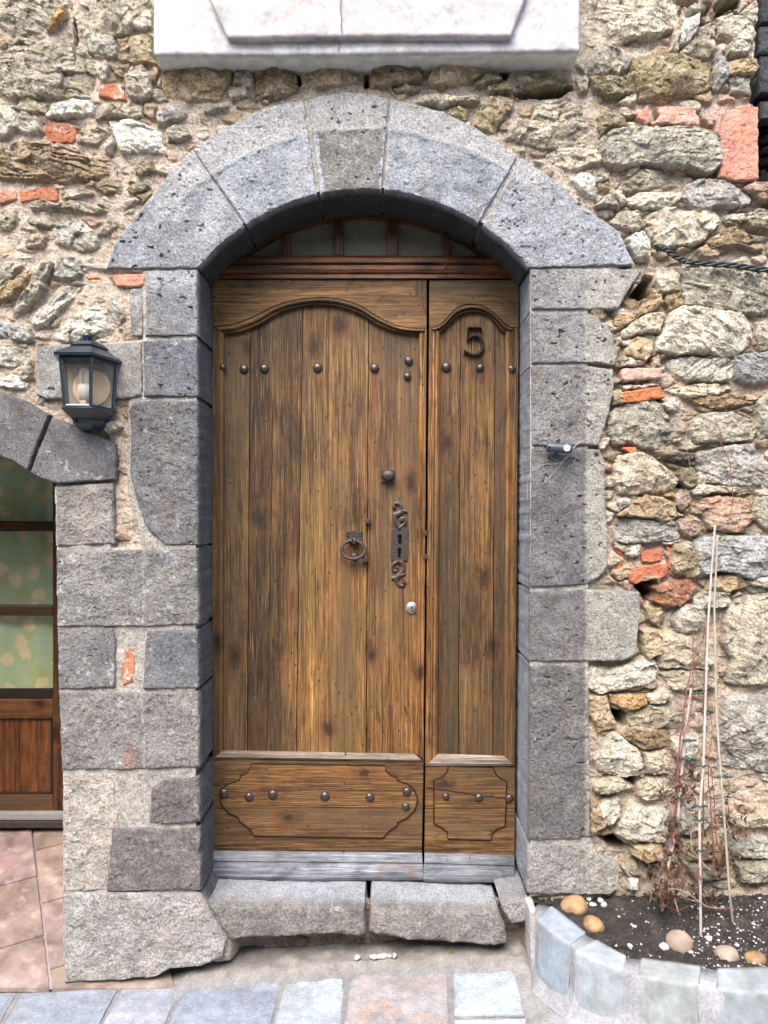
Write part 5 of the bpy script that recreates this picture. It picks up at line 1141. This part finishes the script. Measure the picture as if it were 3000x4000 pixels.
# ------------------------------------------------------------------ planter
ZT_ = .30
pla = thing('stone_planter', 'low curved planter edge of pale blue-grey cut stone beside the right door jamb', 'planter', (.85, -.3, .12))
M_PLB = mat_stone('pale_planter_stone', .08, .25, .0015, 70, .8)
def coping(top, base, col, seed, nm='edge_block'):
    """top: inner start, inner end, outer end, outer start (photo pixels on the top); base: photo pixels of outer end/start at the foot"""
    T = [PG(x, y, ZT_) for x, y in top]
    # round the outer edge: rows from the inner edge over the nose and down the face
    n = 26; rows = []
    for i in range(n+1):
        s = i/n; a = T[0].lerp(T[1], s); b = T[3].lerp(T[2], s)
        mid = 1-(2*s-1)**2
        out = (b-a); out.z = 0; L_ = out.length; out.normalize()
        b = b+out*.010*mid
        fz = gz(b.x)-.03; r = []
        for t in (0, .15, .35, .6, .8): r.append(a.lerp(b, t*(1-.012/L_)))
        for kk in range(5):
            th = kk/4*math.pi/2; r.append(b-out*.012+out*.012*math.sin(th)+Vector((0, 0, -.012+.012*math.cos(th))))
        for t in np.linspace(.06, 1, 12): r.append(Vector((b.x, b.y, ZT_-.012+(fz-ZT_+.012)*t))+out*(.020*t*t))
        r.insert(0, Vector((a.x, a.y, ZT_-.08)))
        rows.append(r)
    v = np.array([[tuple(p) for p in r] for r in rows]); m_ = v.shape[1]
    s = np.linspace(0, 1, n+1)[:, None]; endd = np.minimum(s, 1-s)*np.ones((1, m_))
    pull = .004*(1-np.sqrt(np.clip(1-(1-np.clip(endd/.05, 0, 1))**2, 0, 1)))
    v[..., 2] += -pull+.0025*fbm(v[..., 0]*18, v[..., 1]*18+v[..., 2]*9, seed, 3)
    v[..., 1] += pull*.8+.0035*fbm(v[..., 0]*15, v[..., 2]*15, seed+2, 3)
    c = np.array(col)*(.86+.22*fbm(v[..., 0]*9, v[..., 2]*9+v[..., 1]*6, seed+3, 4)+.18*fbm(v[..., 0]*48, v[..., 2]*48+v[..., 1]*30, seed+5, 3))[..., None]; dz_ = (sstep(.05, .5, fbm(v[..., 0]*13, v[..., 2]*13+v[..., 1]*13, seed+6, 4))*.4)[..., None]; c = c*(1-dz_)+dz_*np.array((.25, .235, .22))
    I = np.arange((n+1)*m_).reshape(n+1, m_); q = np.stack([I[:-1, :-1], I[:-1, 1:], I[1:, 1:], I[1:, :-1]], -1).reshape(-1, 4)
    vv_ = v.reshape(-1, 3); cc_ = c.reshape(-1, 3)
    # ends: carried inwards
    loops = []; off = len(vv_); ex = []; exc = []; qs = [q]
    for e, row in ((0, I[0]), (1, I[-1])):
        cen = vv_[I[n//2]]; b = vv_[row].copy(); b += (cen-b)*.10; b[:, 2] -= .012; b[:, 1] += .012
        ex.append(b); exc.append(cc_[row]*.9); J = np.arange(off, off+m_); off += m_
        qs.append(np.stack([row[:-1], row[1:], J[1:], J[:-1]], -1) if e else np.stack([row[:-1], J[:-1], J[1:], row[1:]], -1))
    return mesh_np(nm, np.concatenate([vv_]+ex), np.concatenate(qs), M_PLB, pla, np.clip(np.concatenate([cc_]+exc), .01, .9))
BLU = (.30, .355, .41); BL2 = (.345, .385, .42); GRN = (.31, .335, .335)
coping([(2152,3534),(2292,3645),(2228,3688),(2100,3590)], None, BLU, 1)
coping([(2330,3668),(2448,3734),(2438,3786),(2244,3708)], None, BL2, 2)
coping([(2504,3740),(2742,3772),(2734,3846),(2490,3806)], None, GRN, 3)
coping([(2800,3782),(3060,3776),(3110,3874),(2800,3862)], None, (.30,.34,.36), 4)
coping([(3100,3776),(3360,3760),(3420,3862),(3150,3876)], None, BL2, 5)
# mortar body behind the blocks
oc = [PG(x, y, ZT_) for x, y in ((2084,3560),(2100,3592),(2228,3690),(2244,3712),(2438,3788),(2490,3810),(2734,3848),(2800,3866),(3110,3878),(3420,3868))]
ic = [PG(x, y, ZT_) for x, y in ((2100,3524),(2152,3536),(2290,3648),(2330,3672),(2446,3738),(2504,3744),(2742,3776),(2800,3786),(3060,3780),(3360,3764))]
def dens(P_, k=8): return [P_[i].lerp(P_[i+1], t/k) for i in range(len(P_)-1) for t in range(k)]+[P_[-1]]
oc, ic = dens(oc), dens(ic)
v = []; q = []
for a, b in zip(ic, oc):
    o = Vector((b.x-a.x, b.y-a.y, 0)).normalized(); bb = b-o*.002; fz = float(gz(bb.x)); ft = bb+o*.055
    v += [(a.x, a.y, ZT_-.09), (a.x, a.y, ZT_-.004), (bb.x-o.x*.008, bb.y-o.y*.008, ZT_-.004), (bb.x, bb.y, ZT_-.014), (bb.x, bb.y, fz+.08), (bb.x+o.x*.012, bb.y+o.y*.012, fz+.035), (ft.x, ft.y, fz-.008)]
for i in range(len(ic)-1):
    for k in range(6): q.append((i*7+k, i*7+k+1, (i+1)*7+k+1, (i+1)*7+k))
v = np.array(v); v[:, 2] += .003*fbm(v[:, 0]*30, v[:, 1]*30, 9, 3)
mesh_np('mortar_bed', v, np.array(q), M_SLAB, pla, np.array((.29, .295, .31))*(1+.2*fbm(v[:, 0]*20, v[:, 2]*20, 5, 3))[:, None])
block('corner_stone', [(2070,3560),(2094,3552),(2120,3800),(2080,3840),(2072,3700)], .10, .0, M_SLAB, pla, (.36,.34,.34), rough=.5, corners=[0,1,2,3], step=5, pits=0)
# soil
sx = np.arange(.53, 2.0, .006); sy = np.arange(-.62, .06, .006)
SX, SY = np.meshgrid(sx, sy)
inner = np.interp(SX, [p.x for p in sorted(ic, key=lambda t: t.x)], [p.y for p in sorted(ic, key=lambda t: t.x)])
SZ = .270+.06*sstep(-.25, .0, SY)*.6+.010*fbm(SX*9, SY*9, 1, 4)+.011*fbm(SX*40, SY*40, 2, 3)+.006*vnoise(SX*110, SY*110, 3)
okm = SY > inner-.012
sc_ = np.array((.062, .052, .045))*(1+.8*fbm(SX*30, SY*30, 4, 3))[..., None]
lightgrit = (sstep(.3, .55, fbm(SX*70, SY*70, 6, 2))*sstep(.75, 1.25, SX+SY*.2)*.5)[..., None]; sc_ = sc_*(1-lightgrit)+lightgrit*np.array((.16, .145, .135))
I = np.arange(SX.size).reshape(SX.shape); q = np.stack([I[:-1, :-1], I[:-1, 1:], I[1:, 1:], I[1:, :-1]], -1); kp_ = okm[:-1, :-1] & okm[1:, 1:]
soil = mesh_np('soil', np.stack([SX, SY, SZ], -1).reshape(-1, 3), q[kp_], M_RUB, None, np.clip(sc_.reshape(-1, 3), .005, .9)); tag(soil, 'dark potting soil filling the planter', 'soil', kind='stuff')
def soil_z(x, y):
    i = int(np.clip((y-sy[0])/.006, 0, len(sy)-1)); j = int(np.clip((x-sx[0])/.006, 0, len(sx)-1)); return float(SZ[i, j])
def at_soil(px, py):
    z = .28
    for _ in range(6): q = PG(px, py, z); z = soil_z(q.x, q.y)
    return Vector((q.x, q.y, z))
rr = random.Random(11)
def rock_bm(bm, c, r, seed, flat=.8, lumps=.12, sub=3):
    ret = bmesh.ops.create_icosphere(bm, subdivisions=sub, radius=1.0); q = random.Random(seed)
    ax_ = [q.uniform(.85, 1.2), q.uniform(.85, 1.15), flat]; rz = Matrix.Rotation(q.uniform(0, 6.28), 3, 'Z')
    ph = [q.uniform(0, 6) for _ in range(6)]
    for v in ret['verts']:
        d = v.co.copy(); k = 1+lumps*(math.sin(d.x*2.3+ph[0])*math.sin(d.y*2.7+ph[1])+.5*math.sin(d.z*5+ph[2])*math.sin(d.x*4.1+ph[3]))
        p = Vector((d.x*ax_[0], d.y*ax_[1], d.z*ax_[2]))*k*r; v.co = Vector(c)+rz@p
bm = bmesh.new()
for i in range(850):
    px = 2220+780*rr.random()**.75; py = rr.uniform(3500, 3850)
    p = at_soil(px, py)
    if p.y < float(np.interp(p.x, [t.x for t in ic], [t.y for t in ic]))+.004 or p.y > -.01: continue
    if px < 2700 and rr.random() < .72: continue
    r = rr.choice((.0014, .0016, .002, .002, .0026, .003, .004, .0055))
    rock_bm(bm, (p.x, p.y, p.z+r*.3), r, i, .7, .25, 1)
for px, py, r in ((2300,3515,.010),(2316,3532,.011),(2345,3520,.012),(2358,3538,.013),(2462,3700,.012),(2594,3706,.017),(2478,3618,.007),(2770,3672,.014),(2880,3700,.008),(2700,3720,.008),(2920,3480,.016)):
    p = at_soil(px, py); rock_bm(bm, (p.x, p.y, p.z+r*.3), r, int(px), .65, .25, 2)
M_PERL = mat_plain('white_grit', (.42, .41, .40), .9, 0, .15, 80, .4, .001)
tag(from_bm('white_gravel', bm, M_PERL, None, True), 'white grit scattered over the planter soil', 'gravel', kind='stuff')
M_PEB = mat_plain('ochre_pebble', (.27, .165, .08), .65, 0, .5, 26, .15, .001); M_PEB2 = mat_plain('tan_pebble', (.30, .23, .18), .65, 0, .4, 22, .2, .001)
for px, py, r, mt, lb in ((2243,3545,.047,M_PEB,'large round ochre pebble in the planter corner beside the door jamb'), (2318,3610,.036,M_PEB,'smaller ochre pebble half sunk in the soil in front of the large one'),
      (2652,3692,.045,M_PEB2,'brown soil-covered pebble between the bamboo cane foot and the planter edge'), (2838,3735,.036,M_PEB2,'pale tan pebble at the planter edge near the right side'), (2950,3748,.028,M_PEB,'small ochre stone on the soil at the right edge of the picture')):
    p = at_soil(px, py); bm = bmesh.new(); rock_bm(bm, (p.x, p.y, p.z+r*.06), r*.98, int(px), .82, .07, 4); tag(from_bm('pebble', bm, mt, None, True), lb, 'pebble', 'pebbles in the planter')
# ------------------------------------------------------------------ canes and the dry climbing plant
M_CANE = mat_plain('bamboo_cane', (.40, .355, .32), .55, 0, .18, 20, .2, .0006); M_CANE2 = mat_plain('tan_bamboo_cane', (.36, .30, .24), .55, 0, .2, 20, .2, .0006)
def cane(pts, rad, mat, lb):
    ps = [P(x, y, d) for x, y, d in pts]; a = at_soil(*pts[-1][:2]); ps[-1] = a-Vector((0, 0, .03))
    full = [ps[i].lerp(ps[i+1], t/10) for i in range(len(ps)-1) for t in range(10)]+[ps[-1]]
    rads = [rad*(1+(.14 if i % 9 == 0 else 0))*(0.8+.25*i/len(full)) for i in range(len(full))]
    return tag(tube('bamboo_cane', full, rads, mat, None, 10), lb, 'cane', 'bamboo canes in the planter')
cane([(2793,2051,-.06),(2778,2247,-.07),(2765,2452,-.09),(2747,3000,-.15),(2732,3180,-.17),(2738,3663,-.2)], .0044, M_CANE, 'tallest pale bamboo cane leaning on the wall, its foot in front of the others')
cane([(2803,2090,-.05),(2790,2362,-.06),(2799,2808,-.10),(2818,3054,-.13),(2832,3241,-.14),(2850,3494,-.15),(2865,3590,-.15)], .0042, M_CANE2, 'bamboo cane with a tan lower part, right of the tallest cane')
cane([(2700,2690,-.05),(2676,2870,-.07),(2655,3100,-.1),(2648,3200,-.11),(2606,3398,-.13),(2585,3540,-.13)], .0056, M_CANE, 'short pale cane stump leaning left among the dry brown leaves')
plant = thing('dry_climbing_plant', 'withered climbing plant with thin reddish stems, brown leaves and green ties on bamboo canes', 'plant', tuple(at_soil(2610, 3500)))
M_STEM = mat_plain('red_brown_stem', (.20, .065, .045), .6, 0, .3, 40, .2, .0004); M_STEM2 = mat_plain('pale_dry_stem', (.34, .25, .19), .7, 0, .3, 40, .2, .0004)
M_LEAF = mat_plain('dry_leaf', (.12, .066, .042), .75, 0, .5, 35, .3, .001); M_CLIP = mat_plain('green_plant_tie', (.035, .075, .062), .5, 0, .2, 30, .1, .0003)
def stem(pts, r0, mat, seed):
    q = random.Random(seed); sp = smooth_path([(*t,) for t in pts], 6)
    ps = [P(x+q.uniform(-3, 3), y, d+q.uniform(-.004, .004)) for x, y, d in sp]; n = len(ps)
    tube('stem', ps, [max(r0*(1-.6*i/n), .0008) for i in range(n)], mat, plant, 6)
    return ps
stems = []
stems.append(stem([(2600,3520,-.12),(2625,3300,-.12),(2648,3000,-.1),(2668,2800,-.08),(2702,2600,-.06),(2740,2520,-.05),(2755,2440,-.05)], .0034, M_STEM, 1))
stems.append(stem([(2595,3530,-.13),(2630,3250,-.12),(2660,2950,-.1),(2700,2760,-.08),(2706,2620,-.05),(2708,2450,-.04)], .0030, M_STEM, 2))
stems.append(stem([(2740,3480,-.16),(2745,3200,-.15),(2748,2950,-.13),(2748,2720,-.10),(2752,2560,-.07),(2762,2400,-.05)], .0030, M_STEM, 3))
stems.append(stem([(2790,3420,-.14),(2780,3200,-.12),(2765,3000,-.12),(2780,2850,-.09),(2760,2720,-.08)], .0024, M_STEM, 4))
stems.append(stem([(2620,3500,-.11),(2650,3350,-.09),(2608,3130,-.05),(2570,3060,-.03),(2530,2980,-.02)], .0018, M_STEM, 5))
stems.append(stem([(2800,3300,-.12),(2790,3120,-.1),(2775,2990,-.1)], .0022, M_STEM, 6))
stems.append(stem([(2626,3470,-.19),(2680,3485,-.2),(2760,3540,-.2),(2850,3548,-.18)], .0026, M_STEM2, 7))
stems.append(stem([(2606,3420,-.15),(2650,3560,-.2),(2660,3570,-.2)], .0022, M_STEM2, 8))
stems.append(stem([(2775,3400,-.17),(2700,3300,-.15),(2720,3150,-.13),(2690,3050,-.1)], .0020, M_STEM2, 9))
stems.append(stem([(2850,3450,-.12),(2830,3350,-.1),(2780,3280,-.1),(2740,3220,-.12)], .0022, M_STEM, 10))
stems.append(stem([(2900,3300,-.06),(2850,3250,-.08),(2830,3150,-.08),(2860,3060,-.05)], .0020, M_STEM2, 11))
for sd_i in range(88):                      # side twigs
    s = stems[sd_i % len(stems)]; q = random.Random(sd_i+40); i = q.randint(2, len(s)-3); a = s[i]
    ln = q.uniform(.03, .10); an = q.uniform(.1, 2.9); d = Vector((math.cos(an), q.uniform(-.5, .2), math.sin(an)*.8)); side = Vector((q.uniform(-1, 1), q.uniform(-.3, .3), q.uniform(-1, 1)))*.25
    tube('twig', [a, a+d*ln*.4+side*ln*.2, a+d*ln*.75+side*ln*.6, a+d*ln+side*ln], [.0011, .0010, .0008, .0005], M_STEM if q.random() < .6 else M_STEM2, plant, 5)
def leaf_geo(bm, c, ln, wd, q, curl=.9):
    M3 = Matrix.Rotation(q.uniform(0, 6.28), 3, 'Z')@Matrix.Rotation(q.uniform(.4, 2.6), 3, 'X')@Matrix.Rotation(q.uniform(0, 6.28), 3, 'Y')
    g_ = []
    for i in range(6):
        t = i/5; w_ = wd*math.sin(math.pi*min(t*.93+.05, 1))**.8
        row = []
        for s in (-1, -.4, .4, 1):
            p = Vector((s*w_, t*ln, curl*w_*abs(s)**1.5*.9+ln*.35*curl*math.sin(t*2.4))); row.append(p)
        g_.append(row)
    top = [[bm.verts.new(Vector(c)+M3@p) for p in r] for r in g_]; bot = [[bm.verts.new(Vector(c)+M3@(p-Vector((0, 0, .0008)))) for p in r] for r in g_]
    for i in range(5):
        for k in range(3):
            bm.faces.new((top[i][k], top[i][k+1], top[i+1][k+1], top[i+1][k])); bm.faces.new((bot[i][k], bot[i+1][k], bot[i+1][k+1], bot[i][k+1]))
lq = random.Random(21)
CL = [(2650,3070,9,.10,38),(2700,3040,7,.09,30),(2665,3130,6,.1,26),(2630,3230,6,.12,30),(2640,3310,7,.12,36),(2600,3380,6,.13,40),(2560,3480,8,.12,45),(2640,3420,7,.14,40),(2720,3330,4,.14,40),(2800,3330,8,.12,46),(2830,3400,7,.11,42),(2700,3480,6,.18,50),(2780,3500,6,.15,50),(2850,3200,5,.07,40),(2620,3520,6,.15,40),(2545,3420,5,.08,40),(2900,3260,5,.06,40)]
for a, b, n, d, sp in CL:
    bm = bmesh.new()
    for _ in range(int(n*2.2)):
        lc_ = P(a+lq.gauss(0, sp*.6), b+lq.gauss(0, sp*.7), -d+lq.uniform(-.03, .03)); ce = P(a, b, -d)
        tube_bm(bm, [ce, ce.lerp(lc_, .5)+Vector((0, -.004, .006)), lc_], .0008, 4)
        leaf_geo(bm, lc_, lq.uniform(.018, .045), lq.uniform(.004, .010), lq)
    from_bm('leaf_cluster', bm, M_LEAF, plant, True)
def clip(px, py, d, s=1.0):
    c = P(px, py, -d); bm = bmesh.new()
    tube_bm(bm, [c+Vector((.011*s*math.cos(t), .009*s*math.sin(t), .001*math.sin(t*2))) for t in np.linspace(0, 2*math.pi, 15)], .0032*s, 6)
    for sx_ in (-1, 1):
        tube_bm(bm, [c+Vector((.010*s*sx_, -.004, 0)), c+Vector((.017*s*sx_, -.010, .004)), c+Vector((.025*s*sx_, -.011, .001))], [.0040*s, .0050*s, .0036*s], 6)
    from_bm('plant_tie', bm, M_CLIP, plant, True)
for px, py, d, s in ((2738,2708,.085,1),(2748,2778,.085,1.1),(2722,2708,.085,.8),(2688,2892,.09,1),(2678,2962,.1,1),(2705,2968,.1,.8),(2742,2990,.15,.8),(2657,3115,.11,.9),(2734,3148,.17,.9),(2730,3200,.17,1),(2735,3320,.18,.8),(2632,3200,.11,.9),(2826,3034,.12,1),(2812,3182,.13,.9)):
    clip(px, py, d, s)
# ------------------------------------------------------------------ small things on the wall
M_CAB = mat_plain('black_cable', (.014, .020, .022), .45, 0, .3, 60, .1, .0003)
cpath = smooth_path([(2556,962,.05),(2572,968,-.020),(2600,975,-.040),(2645,1006,-.042),(2690,1022,-.044),(2778,1032,-.046),(2874,1038,-.05),(2950,1050,-.05),(3060,1062,-.05),(3300,1090,-.05)], 8)
cab = thing('electric_cable', 'twisted bundle of black electric cables coming out of the wall right of the arch', 'cable', tuple(P(2560, 965, -.03)))
for k in range(3):
    pts = []
    for i, (x, y, d) in enumerate(cpath):
        a = i*.55+k*2.094; pts.append(P(x, y+7*math.cos(a), d-.006*math.sin(a)))
    tube('strand', pts, .0052, M_CAB, cab, 8)
M_THR = mat_plain('pale_string', (.40, .39, .375), .8, 0, .1, 50, .1, .0003)
def string(pts, lb, r=.00055, mat=None):
    tag(tube('loose_string', [P(x, y, d) for x, y, d in smooth_path(pts, 6)], r, mat or M_THR, None, 5), lb, 'string', 'loose strings and wires hanging on the wall')
string([(2060,1955,-.028),(2066,1860,-.030),(2110,1818,-.032),(2180,1810,-.034),(2215,1785,-.05),(2250,1740,-.062),(2330,1700,-.055),(2420,1665,-.05),(2500,1600,-.045),(2512,1570,-.04)], 'pale string running from the brick past the grey sensor and down the jamb')
string([(2118,1890,-.032),(2170,1840,-.034),(2215,1780,-.05),(2262,1730,-.062),(2370,1685,-.055)], 'shorter pale string crossing behind the grey sensor')
string([(2700,1840,-.05),(2684,1760,-.055),(2682,1690,-.055),(2740,1640,-.055),(2850,1610,-.055),(2960,1580,-.055)], 'thin pale wire arcing over the rubble stones at the middle of the right edge')
string([(2677,1029,-.06),(2720,980,-.055),(2780,968,-.055),(2840,950,-.055),(2900,953,-.055),(2960,975,-.05)], 'thin pale wire rising from the black cable bundle')
string([(2740,1630,-.055),(2800,1660,-.055),(2815,1700,-.055),(2820,1740,-.055),(2848,1800,-.055),(2860,1900,-.055),(2862,1960,-.055),(2850,2030,-.055)], 'dry reddish tendril hanging on the stones above the bamboo canes', .0013, M_STEM)
string([(2640,2110,-.05),(2700,2140,-.055),(2760,2150,-.06),(2830,2195,-.06),(3000,2190,-.05)], 'thin pale wire stretched behind the top of the tallest cane')
sen = thing('sensor_tube', 'small blue-grey plastic sensor tube fixed level on the right door jamb', 'sensor', tuple(P(2185, 1750, -.05)))
M_SEN = mat_plain('blue_grey_plastic', (.045, .062, .082), .4, 0, .1, 60, .1, .0003)
a, b = P(2134, 1746, -.052), P(2236, 1754, -.060)
pts = [a.lerp(b, t) for t in (0, .015, .05, .3, .6, .9, .96, 1)]
tube('tube', pts, [.010, .0155, .0172, .0175, .0178, .0172, .0155, .010], M_SEN, sen, 20)
tube('bracket', [P(2170, 1758, -.045), P(2170, 1764, -.012)], .007, M_SEN, sen, 10)
lathe('lens', [(.011, -.004), (.0125, .003), (.0095, .005), (.0075, .0035), (.001, .0032)], P(2214, 1751, -.074), mat_plain('pale_lens', (.50, .54, .58), .3, 0, .05, 40, .05, .0002), sen, 'Y', 20)
lathe('cable_gland', [(.0035, -.002), (.0035, .002)], P(2146, 1747, -.070), M_BLACK, sen, 'Y', 10)
# fallen leaf by the step
bm = bmesh.new(); q = random.Random(4); x, y = gpt(1822, 3758); leaf_geo(bm, (x-.02, y-.02, float(gz(x))+.022), .055, .015, q, .6)
tag(from_bm('fallen_leaf', bm, mat_plain('olive_leaf', (.12, .115, .035), .6, 0, .3, 40, .2, .0005), None, True), 'curled olive-green leaf lying at the foot of the right threshold stone', 'leaf')
bm = bmesh.new()
for px, py, r in ((1460,3712,.012),(1480,3705,.010),(1500,3716,.013),(1520,3708,.009),(1540,3718,.010),(1398,3745,.012)):
    X_, Y_ = gpt(px, py+10); rock_bm(bm, (X_, min(Y_, -.005), float(gz(X_))+.045), r, px, .7, .3, 2)
tag(from_bm('rubble_chips', bm, M_PERL, None, True), 'small pale chips of plaster lying under the gap of the threshold', 'rubble', kind='stuff')
bm = bmesh.new(); X_, Y_ = gpt(1357, 3792); rock_bm(bm, (X_, Y_, float(gz(X_))+.012), .012, 8, .6, .2, 2)
tag(from_bm('pebble', bm, M_PEB2, None, True), 'tiny reddish pebble lying on the paving slabs below the threshold', 'pebble')

# ------------------------------------------------------------------ house front across the narrow street: it closes the sky and shows in the door glass
op = thing('opposite_house', 'ochre rendered house front across the narrow street, mirrored in the glazed door', 'house', (0, -6.2, 0))
M_OCH = mat_plain('ochre_render', (.62, .52, .36), .9, 0, .12, 6, .3, .004)
def obox(name, x0, x1, y0, y1, z0, z1, mat):
    bm = bmesh.new(); bmesh.ops.create_cube(bm, size=1.0)
    for v in bm.verts: v.co = Vector((x0 if v.co.x < 0 else x1, y0 if v.co.y < 0 else y1, z0 if v.co.z < 0 else z1))
    return from_bm(name, bm, mat, op)
obox('wall', -9, 9, -6.5, -6.2, -.3, 4.6, M_OCH)
obox('roof_eave', -9, 9, -6.5, -5.95, 4.6, 4.72, M_VAR)
for x in (-6, -3.4, -.8, 1.8, 4.4):
    for z in (1.0, 2.95):
        obox('window', x, x+.9, -6.21, -6.18, z, z+1.35, M_DGL)
        for sx_ in (x-.5, x+.92): obox('shutter', sx_, sx_+.46, -6.2, -6.16, z-.02, z+1.37, M_VARV)
